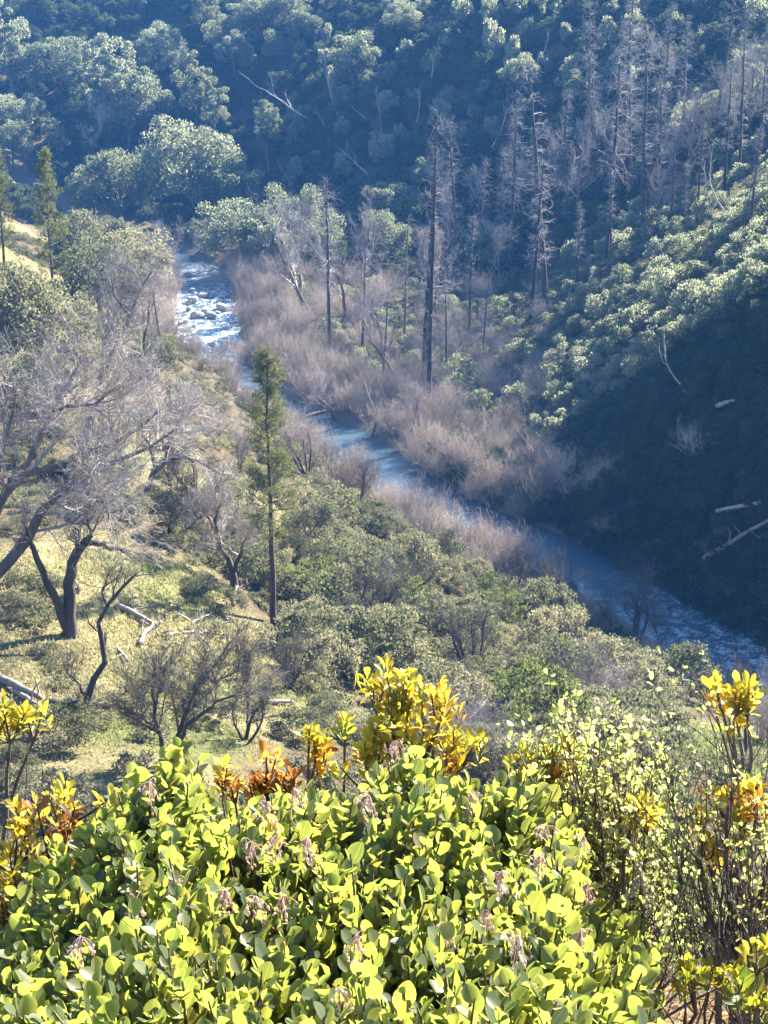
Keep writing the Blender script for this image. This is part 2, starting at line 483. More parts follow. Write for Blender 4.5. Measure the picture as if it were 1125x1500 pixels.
M['twig_gray'] = bark_mat('grey twigs', (0.19, 0.165, 0.145), (0.38, 0.33, 0.30), 1.0)
M['twig_mauve'] = bark_mat('mauve willow twigs', (0.235, 0.195, 0.16), (0.46, 0.39, 0.33), 1.0, obj_w=0.6)
M['twig_dark'] = bark_mat('dark twigs', (0.045, 0.036, 0.03), (0.12, 0.10, 0.085), 1.0)
M['pinebark'] = bark_mat('pine bark', (0.05, 0.035, 0.025), (0.16, 0.11, 0.08), 4.0)

# ------------------------------------------------------------------ plant templates: lists of (part name, mesh, material), unit metres
T = {}

def shrub_tpl(key, n, r, rx, h, nc, per, leaf, mats, cr=0.36):
    T[key] = []
    for s in range(n):
        q = R(1000 + hash_(key) + s)
        C = crown_clumps(q, nc, rx, h * 0.55, h * 0.45, -0.5)
        V, Q = leaf_cloud(q, C, rx * cr * (0.6 + 0.8 * q.random(len(C))), per, leaf)
        ok = V.reshape(-1, 4, 3)[:, :, 2].min(1) > -0.3
        V = V.reshape(-1, 4, 3)[ok].reshape(-1, 3)
        me = mesh(key + '_leaves', V, np.arange(len(V)).reshape(-1, 4))
        T[key].append(me)

def hash_(s):
    return sum(ord(c) * (i + 7) for i, c in enumerate(s)) % 9000

shrub_tpl('chaparral', 7, 0, 1.7, 2.6, 28, 80, 0.24, None, .32)
shrub_tpl('bright', 7, 0, 1.5, 2.2, 28, 85, 0.19, None, .32)
shrub_tpl('olive', 7, 0, 1.3, 1.8, 38, 130, 0.105, None, 0.27)
shrub_tpl('low', 4, 0, 0.8, 0.7, 16, 50, 0.12, None, 0.4)

def twig_shrub(key, n, stems, h, lean, lv, r0):
    T[key] = []
    for s in range(n):
        q = R(2000 + hash_(key) + s)
        base = np.concatenate([q.normal(size=(stems, 2)) * 0.35, np.zeros((stems, 1)) - 0.1], 1)
        d = unit(np.concatenate([q.normal(size=(stems, 2)) * lean, np.ones((stems, 1))], 1))
        k = 6; pts = [base]
        L = h * (0.55 + 0.5 * q.random(stems))
        for i in range(k - 1):
            d = unit(d + q.normal(size=d.shape) * 0.14)
            pts.append(pts[-1] + d * (L / (k - 1))[:, None])
        Pl = np.stack(pts, 1); Rd = r0 * (0.6 + 0.8 * q.random(stems))[:, None] * np.linspace(1, 0.3, k)[None]
        mb = MB(); mb.add(*tubes(Pl, Rd, 4))
        for (m, l, kk, sp, up, sd) in lv:
            Pl, Rd = spawn(q, Pl, Rd, m, l, kk, sp, up, 0.2, 0.25, 0.6, 0.4)
            Rd = np.maximum(Rd, 0.0035)
            mb.add(*tubes(Pl, Rd, sd))
        T[key].append(mb.me(key + '_stems'))

twig_shrub('willow', 7, 26, 3.6, 0.42, [(6, 1.3, 4, 0.4, 0.25, 3), (6, 0.7, 3, 0.45, 0.2, 3), (2, 0.35, 3, 0.45, 0.2, 3)], 0.034)
twig_shrub('sparse', 4, 7, 4.2, 0.34, [(5, 1.5, 4, 0.45, 0.25, 3), (5, 0.8, 3, 0.5, 0.2, 3), (4, 0.4, 3, 0.5, 0.15, 3)], 0.05)

def bare_tree(key, n, h, r0, lean, lv, trunk_r=True, fork=1, mats=None):
    T[key] = []
    for s in range(n):
        q = R(3000 + hash_(key) + s)
        k = 9
        d = unit(np.concatenate([q.normal(size=(fork, 2)) * lean, np.ones((fork, 1))], 1)); pts = [np.tile([[0, 0, -0.3]], (fork, 1)) + q.normal(size=(fork, 3)) * 0.1 * (fork > 1)]
        L = h * (0.8 + 0.3 * q.random(fork))
        for i in range(k - 1):
            d = unit(d + q.normal(size=d.shape) * 0.13 + np.array([0, 0, 0.06]))
            pts.append(pts[-1] + d * (L / (k - 1))[:, None])
        Pl = np.stack(pts, 1); Rd = r0 * np.linspace(1, 0.25, k)[None] * np.ones((fork, 1)); Rd[:, 0] *= 1.3
        tr = MB(); tr.add(*tubes(Pl, Rd, 7))
        br = MB()
        for i, (m, l, kk, sp, up, sd, lo) in enumerate(lv):
            Pl, Rd = spawn(q, Pl, Rd, m, l * h, kk, sp, up, 0.22, lo, 0.6, 0.35)
            Rd = np.maximum(Rd, 0.004)
            br.add(*tubes(Pl, Rd, sd))
        T[key].append((tr.me(key + '_trunk', True), br.me(key + '_branches')))

bare_tree('bare', 5, 8, 0.2, 0.14, [(9, .34, 5, .55, .35, 4, .3), (7, .17, 4, .5, .2, 3, .25), (7, .09, 3, .5, .15, 3, .2), (5, .05, 3, .5, .1, 3, .2)])
bare_tree('bare_multi', 5, 5.5, 0.15, 0.4, [(6, .34, 5, .5, .35, 4, .25), (6, .18, 4, .5, .2, 3, .25), (6, .10, 3, .5, .15, 3, .2), (5, .06, 3, .5, .1, 3, .2)], fork=4)
bare_tree('pale_snag', 5, 9, 0.16, 0.28, [(4, .28, 5, .5, .3, 4, .4), (4, .12, 3, .5, .2, 3, .3)])

def snag(key, n, nb, bl, fuzz):
    T[key] = []
    for s in range(n):
        q = R(4000 + hash_(key) + s)
        k = 16; H = 20.0
        z = np.linspace(-0.4, H, k)
        off = np.cumsum(q.normal(size=(k, 2)) * 0.05, 0) * np.linspace(0, 1, k)[:, None] + q.normal(size=2) * 0.035 * z[:, None]
        Pl = np.concatenate([off, z[:, None]], 1)[None]
        Rd = np.interp(z / H, [-.02, 0.03, 0.6, 0.9, 1.0], [0.33, 0.27, 0.17, 0.08, 0.02])[None]
        tr = MB(); tr.add(*tubes(Pl, Rd, 8))
        br = MB()
        n1 = int(nb * q.uniform(.45, 1.15)); lo_ = q.uniform(.15, .5)
        t = (lo_ + (.99 - lo_) * q.random(n1)) * (k - 1); i0 = t.astype(int); f = (t - i0)[:, None]
        S = Pl[0, i0] * (1 - f) + Pl[0, np.minimum(i0 + 1, k - 1)] * f
        az = q.random(n1) * 6.283
        zz = S[:, 2] / H
        L = bl * (0.3 + 0.9 * q.random(n1)) * np.interp(zz, [0.2, 0.45, 0.75, 1], [0.5, 1, 0.8, 0.25])
        d = unit(np.stack([np.cos(az), np.sin(az), q.normal(size=n1) * 0.25 + 0.05], 1)); pts = [S]
        for i in range(4):
            d = unit(d + q.normal(size=d.shape) * 0.15 + np.array([0, 0, -0.02])); pts.append(pts[-1] + d * (L / 4)[:, None])
        Pb = np.stack(pts, 1); Rb = 0.035 * (0.6 + 0.6 * q.random(n1))[:, None] * np.linspace(1, 0.3, 5)[None]
        br.add(*tubes(Pb, Rb, 4))
        if fuzz:
            Pc, Rc = spawn(q, Pb, Rb, fuzz, bl * 0.42, 3, 0.6, 0.0, 0.25, 0.15, 0.5, 0.5); Rc = np.maximum(Rc, 0.007)
            br.add(*tubes(Pc, Rc, 3))
            Pc, Rc = spawn(q, Pc, Rc, 3, bl * 0.2, 3, 0.6, 0.0, 0.25, 0.15, 0.6, 0.5); Rc = np.maximum(Rc, 0.006)
            br.add(*tubes(Pc, Rc, 3))
        T[key].append((tr.me(key + '_trunk', True), br.me(key + '_branches')))

snag('snag', 6, 90, 1.7, 4)
snag('snag_fuzzy', 5, 160, 2.2, 3)

def oak_tree(key, n, rx, rz, zc, nc, per, leaf, trunk_h):
    T[key] = []
    for s in range(n):
        q = R(5000 + hash_(key) + s)
        C = crown_clumps(q, nc, rx, rz, zc, -0.6, 0.45)
        V, Q = leaf_cloud(q, C, rx * 0.27 * (0.6 + 0.8 * q.random(len(C))), per, leaf)
        cm = mesh(key + '_crown', V, Q)
        tr = MB()
        k = 6
        pl = np.stack([np.linspace(0, q.normal() * 0.5, k), np.linspace(0, q.normal() * 0.5, k), np.linspace(-0.4, zc, k)], 1)[None]
        rd = np.linspace(0.05, 0.025, k)[None] * rx * 1.4
        tr.add(*tubes(pl, rd, 7))
        ends = C[q.integers(0, len(C), 9)]
        st = pl[0, q.integers(2, k, 9)]
        tt = np.linspace(0, 1, 5)[None, :, None]
        lp = st[:, None] * (1 - tt) + ends[:, None] * tt + q.normal(size=(9, 5, 3)) * 0.12 * (tt * (1 - tt) * 4)
        tr.add(*tubes(lp, np.linspace(0.03, 0.008, 5)[None] * rx * np.ones((9, 1)), 5))
        T[key].append((tr.me(key + '_trunk', True), cm))

oak_tree('oak', 6, 3.6, 3.2, 4.6, 64, 200, 0.25, 2)
oak_tree('oak_tall', 5, 2.3, 4.0, 6.2, 54, 160, 0.23, 3)
oak_tree('oak_bush', 4, 2.6, 2.1, 2.3, 60, 150, 0.19, 1)

def pine(key, n, H, rb, base, tufts, nl, wide):
    T[key] = []
    for s in range(n):
        q = R(6000 + hash_(key) + s)
        k = 14; z = np.linspace(-0.4, H, k)
        off = np.cumsum(q.normal(size=(k, 2)) * 0.03, 0)
        Pl = np.concatenate([off, z[:, None]], 1)[None]
        tr = MB(); tr.add(*tubes(Pl, (H * 0.0125 * np.linspace(1, 0.12, k))[None], 8))
        nb = int(H * 7)
        zz = base + (0.985 - base) * (np.arange(nb) + q.random(nb)) / nb
        S = np.stack([np.interp(zz * H, z, off[:, 0]), np.interp(zz * H, z, off[:, 1]), zz * H], 1)
        az = q.random(nb) * 6.283
        L = rb * np.interp(zz, [base, base + 0.15, 0.75, 1.0], [0.55, 1.0, 0.62, 0.12]) * (0.45 + 0.75 * q.random(nb))
        d = unit(np.stack([np.cos(az), np.sin(az), np.interp(zz, [base, 1], [-0.15, 0.9]) + q.normal(size=nb) * 0.12], 1)); pts = [S]
        for i in range(4):
            d = unit(d + q.normal(size=d.shape) * 0.1 + np.array([0, 0, 0.09])); pts.append(pts[-1] + d * (L / 4)[:, None])
        Pb = np.stack(pts, 1); Rb = (H * 0.0016 * np.linspace(1, 0.3, 5))[None] * np.ones((nb, 1))
        br = MB(); br.add(*tubes(Pb, Rb, 4))
        Pc, Rc = spawn(q, Pb, Rb, tufts, rb * 0.3, 3, 0.55, 0.25, 0.15, 0.35, 0.6, 0.5)
        br.add(*tubes(Pc, Rc, 3))
        tip = np.concatenate([Pc[:, -1], Pc[:, 1], Pb[:, -1], np.array([[off[-1, 0], off[-1, 1], H]])])
        C = np.repeat(tip, nl, 0)
        dd = unit(q.normal(size=C.shape) + np.array([0, 0, 0.45]))
        ln = 0.26 * (0.7 + 0.6 * q.random(len(C)))
        V, Q = diamonds(C + dd * (ln / 2)[:, None], dd, unit(np.cross(dd, q.normal(size=dd.shape))), ln, wide)
        T[key].append((tr.me(key + '_trunk', True), br.me(key + '_branches'), mesh(key + '_needles', V, Q)))

pine('pine', 2, 14, 1.6, 0.33, 5, 9, 0.032)
pine('pine_full', 3, 15, 2.1, 0.16, 6, 9, 0.05)

# ------------------------------------------------------------------ placing things
REC = []      # (object, kind key, foot pixel, centre pixel, height px) used to word the labels

def skew():
    return float(rng.uniform(0, 6.283))

def put(name, parts, mats, p, s, rz=None, tilt=(0, 0), cat=None, group=None, label=None, sz=None):
    """a thing: an Empty at its foot with one mesh child per part (meshes are shared between repeats)"""
    e = bpy.data.objects.new(name, None); COL.objects.link(e)
    e.location = p; e.rotation_euler = (tilt[0], tilt[1], skew() if rz is None else rz); e.scale = (s, s, s if sz is None else sz)
    e.empty_display_size = 0.3
    for (nm, me), m in zip(parts, mats):
        o = obj(nm, me, None, e)
        if not me.materials:
            me.materials.append(M[m])
        elif me.materials[0] != M[m]:
            o.material_slots[0].link = 'OBJECT'; o.material_slots[0].material = M[m]
    tag(e, label, cat, group)
    return e

def put_one(name, me, mat, p, s, rz=None, cat=None, group=None, label=None, sz=None):
    o = obj(name, me); o.location = p; o.rotation_euler = (0, 0, skew() if rz is None else rz); o.scale = (s, s, s if sz is None else sz)
    if not me.materials:
        me.materials.append(M[mat])
    elif me.materials[0] != M[mat]:
        o.material_slots[0].link = 'OBJECT'; o.material_slots[0].material = M[mat]
    tag(o, label, cat, group)
    return o

def dist(p):
    return float(p[1] * cP - (p[2] - CAMZ) * sP)

CNT = {}
def pick(key):
    CNT[key] = CNT.get(key, -1) + 1
    return T[key][CNT[key] % len(T[key])]

def rec(o, noun, p, h_m, look):
    u0, v0 = proj(np.asarray(p)); u1, v1 = proj(np.asarray(p) + np.array([0, 0, h_m]))
    REC.append([o, noun, float(u0), float(v0), float(v1), look])

def inpoly(u, v, poly):
    poly = np.asarray(poly, float); x0, y0 = poly.T; x1, y1 = np.roll(poly, -1, 0).T
    u = np.asarray(u)[..., None]; v = np.asarray(v)[..., None]
    c = ((y0 > v) != (y1 > v)) & (u < (x1 - x0) * (v - y0) / (y1 - y0 + 1e-9) + x0)
    return c.sum(-1) % 2 == 1

def scatter_px(poly, gap, n=4000, seed=0, aniso=0.6):
    """evenly spread pixels in a polygon; gap across, aniso*gap up and down"""
    q = R(seed); poly = np.asarray(poly, float); lo, hi = poly.min(0), poly.max(0); got = []
    for _ in range(n):
        c = lo + (hi - lo) * q.random(2)
        if not inpoly(c[0], c[1], poly):
            continue
        if all(((c[0] - g[0]) / gap) ** 2 + ((c[1] - g[1]) / (gap * aniso)) ** 2 > 1 for g in got):
            got.append(c)
    return got

def tall(u, v, vtop, tplh):
    """foot on the ground and the scale that makes a template of height tplh reach pixel row vtop"""
    p = ground(u, v); d = dist(p)
    return p, (v - vtop) * d / (FPX * 0.955) / tplh

# ---- charred snags: (foot u, foot v, top v, kind, lean)
SNAGS = [(627, 612, 185, 'snag_fuzzy', 0, 'tallest charred snag rising beside the river bank'),
         (620, 572, 255, 'snag', 0, 'thin charred snag close behind the tallest riverside snag'),
         (672, 432, 190, 'snag_fuzzy', 0, 'twiggy charred snag at the lower end of the snag row'),
         (687, 492, 320, 'snag', .01, 'short charred snag standing over a dark shadowed hollow'),
         (747, 412, 150, 'snag_fuzzy', .01, 'twiggy charred snag above the dark hollow, dense stubs on top'),
         (777, 476, 245, 'snag', .02, 'leaning charred snag with its foot at the hollow rim'),
         (800, 458, 120, 'snag', .01, 'long straight charred snag with few side branches'),
         (885, 395, 95, 'snag_fuzzy', .07, 'charred snag leaning clearly uphill on the sunlit spur'),
         (895, 386, 250, 'snag', 0, 'short slim charred snag beside the leaning one'),
         (907, 300, 15, 'snag_fuzzy', 0, 'tall charred snag whose top reaches the upper picture edge'),
         (942, 350, 55, 'snag', 0, 'thick black snag in the middle of the spur crest row'),
         (983, 333, 205, 'snag', 0, 'short black snag next along the crest from the thick one'),
         (1020, 333, 185, 'snag_fuzzy', 0, 'slim black snag with a pale broken side, on the spur crest'),
         (1040, 245, -20, 'snag_fuzzy', .02, 'very tall black snag behind the spur crest'),
         (1097, 358, 195, 'snag', .06, 'thin black snag crossing a paler leaning pole'),
         (483, 522, 270, 'snag_fuzzy', 0, 'grey dead conifer among bare trees upstream of the riverside snag'),
         (827, 352, 262, 'snag', 0, 'small charred pole between taller snags on the slope'),
         (592, 505, 325, 'snag', 0, 'grey dead trunk just upstream of the tallest snag'),
         (860, 255, 25, 'snag_fuzzy', 0, 'faint grey snag high on the shaded far slope'),
         (1000, 230, 40, 'snag_fuzzy', 0, 'grey twiggy snag behind the crest among bare trees'),
         (1075, 215, 30, 'snag_fuzzy', .03, 'grey snag highest above the crossing poles'),
         (700, 400, 240, 'snag_fuzzy', .0, 'spindly grey snag between two twiggy charred ones'),
         (238, 520, 420, 'snag', 0, 'thin dead pole among pink willows by the rapids')]
for u, v, vt, key, lean, lab in SNAGS:
    p, s = tall(u, v, vt, 20.0)
    gray = 'grey' in lab
    e = put('snag', list(zip(('trunk', 'branches'), pick(key))), ('bark' if gray else 'char', 'twig_gray'), p, max(s, 0.45), None, (0, 0), 'dead tree', 'burnt conifer snags', lab, s)
    e.rotation_euler = (rng.normal() * .02, lean + rng.normal() * .012, skew() if abs(lean) < .02 else 0)
    s2 = max(s, 0.5); f_ = .9 if key == 'snag_fuzzy' else 1.0; f_ = .62 if 'tallest charred' in lab else f_; e.scale = (s2 * f_, s2 * f_, s)

for i, (u, v, vt) in enumerate([(730, 360, 225), (760, 300, 165), (820, 300, 140), (845, 425, 300), (865, 240, 60), (925, 305, 110), (966, 305, 125), (955, 250, 85), (1002, 335, 240), (1060, 285, 115), (1082, 262, 70), (1112, 255, 95),
                              (530, 520, 370), (560, 560, 430), (655, 560, 420), (706, 525, 415), (780, 350, 205), (900, 200, 40), (970, 190, 20), (1120, 180, 30)]):
    p, s = tall(u, v, vt, 20.0)
    e = put('snag', list(zip(('trunk', 'branches'), pick('snag'))), ('char', 'twig_gray'), p, s, None, (rng.normal() * .03, rng.normal() * .03), 'dead tree', 'burnt conifer snags', None)
    s2 = max(s, .5); e.scale = (s2, s2, s)
    rec(e, 'snag', p, 20 * s, 'slim charred')

# ---- bleached crooked snags on the shaded slopes: (u, v, top v, lean towards x)
PALE = [(467, 188, 72, -.35, 'bleached bare trunk leaning steeply below the crest oaks'),
        (495, 172, 62, -.45, 'long bleached trunk leaning over beside another bare one'),
        (482, 212, 145, -.6, 'short bleached trunk lying low on the dark far slope'),
        (535, 175, 110, -.3, 'bleached stick tree under a tufted oak on the far slope'),
        (558, 200, 130, -.2, 'thin bleached stems beside the tufted slope oak'),
        (545, 262, 190, -.2, 'bleached many-armed dead tree in the deep shade'),
        (632, 132, 62, -.15, 'curved white trunk alone on the dark slope'),
        (610, 180, 120, -.2, 'small hooked white trunk on the dark slope'),
        (440, 272, 215, -.5, 'arched pale trunk beneath the round-headed oak tuft'),
        (392, 262, 215, -.1, 'pale upright stick below the small tufted oak'),
        (262, 192, 105, -.25, 'pale thin trunk between two tall oaks'),
        (235, 245, 190, -.2, 'pale slanting stem near the tall clumped oak'),
        (55, 250, 205, -.2, 'pale slanting stem beside a small narrow tree'),
        (1008, 592, 478, 0.03, 'white birch-like bare tree at the edge of the spur shadow'),
        (990, 690, 612, -.1, 'white-tipped dead shrub deep in the spur shadow'),
        (806, 700, 622, 0.03, 'pale forked dead tree where the shadow meets the river trees'),
        (745, 105, 35, 0.0, 'pale slim trunk with a leafy tuft near the slope top'),
        (785, 100, 30, .05, 'second slim pale trunk near the slope top'),
        (1068, 330, 205, .17, 'grey leaning pole crossing a thin black snag'),
        (870, 90, 70, .1, 'small pale stick tree among the upper slope shrubs'),
        (555, 620, 520, .3, 'grey leaning trunk over the willows beside the snag'),
        (690, 560, 475, .1, 'pale dead stick tree on the bank above the willows'),
        (720, 215, 140, .1, 'pale wispy dead tree above the snag row')]
for u, v, vt, lean, lab in PALE:
    p, s = tall(u, v, vt, 10.0)
    e = put('dead_tree', list(zip(('trunk', 'branches'), pick('pale_snag'))), ('pale', 'pale'), p, s, 0, (0, lean), 'dead tree', 'bleached dead trees', lab)
    e.rotation_euler = (rng.normal() * .05, lean, 0)

# ---- live oaks: (u, foot v, crown top v, kind, label)
OAKS = [(285, 330, 190, 'oak', 'largest round grey-green oak on the shaded bank above the river bend'),
        (335, 335, 240, 'oak', 'rounded oak merging with the largest oak on its riverward side'),
        (350, 392, 305, 'oak_bush', 'dark low oak at the water below the largest oak'),
        (290, 205, 95, 'oak_tall', 'sunlit oak standing directly above the largest round oak'),
        (318, 215, 135, 'oak_tall', 'smaller oak leaning against the one above the largest oak'),
        (390, 248, 160, 'oak_tall', 'small isolated tufted oak on a dark slope with a pale arched trunk'),
        (160, 225, 68, 'oak_tall', 'tall clumped sunlit oak with bare pale trunk showing'),
        (188, 240, 95, 'oak_tall', 'narrow oak next to the tall clumped oak'),
        (212, 220, 130, 'oak', 'low round oak tuft below the tall clumped oak'),
        (130, 190, 75, 'oak_tall', 'broad oak on the hillward side of the tall clumped oak'),
        (180, 335, 235, 'oak', 'shaded bushy oak above the left bank pine grove'.replace('left bank ', '')),
        (140, 330, 250, 'oak', 'shaded oak behind the pine grove'),
        (85, 250, 180, 'oak_tall', 'narrow oak between the crest oaks and the pine grove'),
        (60, 205, 150, 'oak_tall', 'small narrow tree alone in a dark gap below the crest'),
        (425, 385, 290, 'oak', 'grey-green oak at the river bend opposite the rapids'),
        (400, 400, 330, 'oak_bush', 'low oak bush at the river bend'),
        (460, 390, 300, 'oak', 'oak beside grey bare trees near the river bend'),
        (520, 135, 55, 'oak', 'tufted oak high on the far slope above bleached trunks'),
        (540, 165, 100, 'oak_tall', 'tufted oak below another on the far slope'),
        (600, 380, 300, 'fresh', 'green young oak between bare grey trees and the snags'),
        (560, 400, 320, 'oak', 'rounded oak hidden among bare grey trees'),
        (720, 395, 330, 'oak_bush', 'low green oak near the twiggy snags'),
        (575, 350, 270, 'oak', 'oak on the gully floor behind the bare trees'),
        (640, 300, 235, 'oak', 'dim oak in the shaded gully behind the tallest snag'),
        (850, 160, 110, 'oak', 'tufted oak high on the shaded slope over the snag row'),
        (1045, 200, 140, 'oak', 'oak just behind the spur crest, beside tall black snag'),
        (760, 150, 95, 'oak', 'round oak tuft halfway up the shaded slope')]
OAKS += [(u, v, t, k, l) for u, v, t, k, l in [
        (18, 155, 15, 'oak_tall', 'tall pointed oak at the hillward end of the sunlit crest'),
        (55, 150, 75, 'oak', 'round oak second along the sunlit crest'),
        (100, 150, 70, 'oak', 'round oak third along the sunlit crest'),
        (240, 120, 48, 'oak', 'bright round oak on the crest under the distant dark hill'),
        (262, 125, 75, 'oak', 'bright lower oak on the crest beside a notch'),
        (300, 75, -10, 'oak_tall', 'tall pointed tree breaking the crest line'),
        (330, 85, 25, 'oak', 'bright oak just past the tall pointed crest tree'),
        (362, 80, 15, 'oak', 'bright oak in the middle of the upper crest'),
        (390, 70, 5, 'oak', 'bright oak near the top of the crest line'),
        (425, 55, -10, 'oak', 'highest bright oak on the crest line'),
        (345, 115, 60, 'oak', 'oak just below the upper crest oaks'),
        (410, 100, 45, 'oak', 'oak on the crest flank above bleached leaning trunks'),
        (455, 70, 10, 'oak', 'oak on the upper crest flank at a bare ridge'),
        (210, 140, 80, 'oak', 'oak filling the gap on the sunlit crest'),
        (20, 260, 200, 'oak', 'sunlit oak at the hillward end below the crest'),
        (15, 215, 150, 'oak', 'second sunlit oak at the hillward end below the crest'),
        (500, 30, -20, 'oak', 'oak at the top edge above the far slope'),
        (590, 60, 10, 'oak', 'oak tuft at the top edge of the dark slope')]]
for u, v, vt, key, lab in OAKS:
    mats = ('bark', 'oak')
    if key == 'fresh':
        key, mats = 'oak_tall', ('bark', 'fresh')
    th = {'oak': 7.8, 'oak_tall': 10.2, 'oak_bush': 4.4}[key]
    p, s = tall(u, v, vt, th)
    put('oak_tree', list(zip(('trunk', 'crown'), pick(key))), mats, p, s, None, (rng.normal() * .05, rng.normal() * .05), 'tree', 'live oaks on the far slopes', lab, s * rng.uniform(.9, 1.08))

NEAR_OAKS = [(40, 545, 420, 'round olive oak on the grassy hill above the big bare oak'), (85, 535, 440, 'olive oak touching the round oak on the grassy hill'),
             (15, 520, 400, 'olive oak half cut off at the hill edge'), (150, 470, 365, 'dark oak with a leaning bare trunk by the tall pine'),
             (118, 415, 325, 'oak behind the tall pine at the meadow edge'), (195, 430, 345, 'oak between the tall pine and the pink willows'),
             (110, 520, 455, 'low oak bush below the tall pine'), (60, 600, 520, 'low oak bush over the big bare oak limbs'),
             (170, 400, 330, 'oak behind the grove near the shaded slope'), (225, 560, 500, 'oak bush beside the pink willows'), (8, 600, 530, 'low oak at the picture edge above bare limbs')]
for u, v, vt, lab in NEAR_OAKS:
    p, s = tall(u, v, vt, 4.4)
    put('oak_tree', list(zip(('trunk', 'crown'), pick('oak_bush'))), ('bark', 'olive'), p, s, None, (0, 0), 'tree', 'live oaks on the near bank', lab)

# ---- pines
PINES = [(403, 917, 527, 'pine', 'slim young pine standing alone on the near slope'), (78, 432, 238, 'pine_full', 'tall pine on the grassy hill above the bare oaks'),
         (6, 392, 222, 'pine_full', 'pine at the picture edge beside the bright grass patch')]
for u, v, vt, key, lab in PINES:
    H = 14 if key == 'pine' else 15
    p, s = tall(u, v, vt, H)
    put('pine_tree', list(zip(('trunk', 'branches', 'needles'), pick(key))), ('pinebark', 'pinebark', 'needle'), p, s, None, (0, 0), 'tree', 'pines', lab)

# ---- bare grey trees
BARE = [(440, 440, 290, 'bare'), (462, 470, 300, 'bare'), (505, 480, 330, 'bare'), (530, 440, 300, 'bare'), (560, 520, 390, 'bare'), (610, 440, 330, 'bare'),
        (640, 470, 350, 'bare'), (585, 570, 440, 'bare'), (655, 380, 270, 'bare'), (700, 330, 240, 'bare'), (730, 420, 320, 'bare'), (850, 330, 205, 'bare'), (925, 290, 170, 'bare'),
        (960, 270, 150, 'bare'), (1010, 290, 120, 'bare'), (1060, 240, 100, 'bare'), (1095, 215, 80, 'bare'), (1000, 150, 60, 'bare'), (1070, 140, 60, 'bare'), (960, 330, 240, 'bare'),
        (760, 330, 230, 'bare'), (800, 300, 200, 'bare'), (130, 250, 150, 'bare'), (545, 640, 560, 'bare'), (490, 620, 520, 'bare'), (600, 650, 560, 'bare'),
        (205, 560, 395, 'bare'), (150, 520, 420, 'bare'), (60, 520, 420, 'bare'), (240, 340, 300, 'bare_multi'), (250, 380, 320, 'bare_multi'), (450, 700, 605, 'bare_multi'),
        (528, 748, 672, 'bare'), (660, 835, 775, 'bare'), (752, 892, 815, 'bare'), (790, 912, 828, 'bare_multi'), (845, 922, 812, 'bare_multi'), (928, 943, 830, 'bare_multi'), (965, 948, 895, 'bare'),
        (688, 998, 880, 'bare_multi'), (530, 935, 830, 'bare_multi'), (500, 900, 830, 'bare_multi'), (457, 828, 745, 'bare'), (640, 840, 780, 'bare'), (1095, 1110, 985, 'bare'), (245, 790, 690, 'bare_multi'),
        (290, 760, 640, 'bare_multi'), (185, 690, 560, 'bare'), (130, 700, 560, 'bare_multi'), (350, 700, 620, 'bare_multi'), (240, 660, 560, 'bare_multi'), (590, 880, 810, 'bare_multi'),
        (360, 1085, 985, 'bare_multi'), (425, 1010, 930, 'bare_multi')]
for i, (u, v, vt, key) in enumerate(BARE):
    th = 9.6 if key == 'bare' else 7.6
    if v > 740:
        vt -= .18 * (v - vt)
    p, s = tall(u, v, vt, th)
    dark = v > 740
    e = put('bare_tree', list(zip(('trunk', 'branches'), pick(key))), ('char' if v > 740 else 'bark', 'twig_dark' if v > 740 else 'twig_gray'), p, s, None, (rng.normal() * .08, rng.normal() * .08), 'tree', 'leafless trees')
    rec(e, 'leafless tree', p, th * s, 'dark bare' if dark else 'grey bare')

# ---- willows: leafless shrubs along both banks
q = R(77)
wl = []
for side_ in (1, -1):
    a = 0.0
    for i in range(0, len(RV), 1):
        y = RV[i, 1]
        if y < 84 or y > 232 or (side_ == 1 and y < 113 and q.random() < .15):
            continue
        if side_ == -1 and y < 112 and i % 2:
            continue
        for lane in ((0.9, 2.8, 4.8) if 84 < y < 240 else (1.2,)):
            if side_ == -1 and y < 118 and lane > 1:
                continue
            if q.random() < (0.62 if lane < 2 else 0.55):
                pt = RV[i] + side[i] * side_ * (RV_W[i] + lane + 1.0 + q.normal() * 0.5)
                wl.append((pt[0], pt[1], lane))
for u, v in [(355, 470), (340, 522), (355, 535), (395, 470), (420, 500), (450, 520), (480, 545), (520, 560), (640, 700), (690, 735), (720, 745), (670, 690), (610, 680), (760, 765), (890, 790), (640, 640), (560, 600),
             (240, 470), (262, 500), (225, 520), (215, 545), (250, 440), (290, 620), (320, 650), (360, 660), (560, 745), (600, 770), (650, 800), (700, 830), (500, 720)]:
    g = ground(u, v); wl.append((g[0], g[1], 0))
wl.sort(key=lambda w: w[1] + 8 * (w[2] > 1))
thick = []
for i_w, (x, y, lane) in enumerate(wl):
    p = np.array([x, y, float(hz(x, y))])
    u, v = proj(p)
    if not (-40 < u < 1165):
        continue
    s = q.uniform(0.5, .95) * (0.75 if y < 105 else 1.0)
    if x < RV[:, 0][np.argmin(abs(RV[:, 1] - y))] and 130 < y < 160:
        s *= .68
        if y > 139 and q.random() < .35:
            continue
    if y < 108 and lane < 3 and x < RV[:, 0][np.argmin(abs(RV[:, 1] - y))]:
        s *= .72
    if i_w % 3 == 2 and y > 120:
        thick.append((*p, s)); continue
    o = put_one('willow_shrub', pick('willow'), 'twig_mauve', p - [0, 0, .1], s, None, 'shrub', 'leafless willows along the river', None, s * q.uniform(.8, 1.15))
    rec(o, 'willow', p, 3.3 * s, 'mauve leafless' if (int(u) % 2) else 'brown leafless')
    wsrc = o

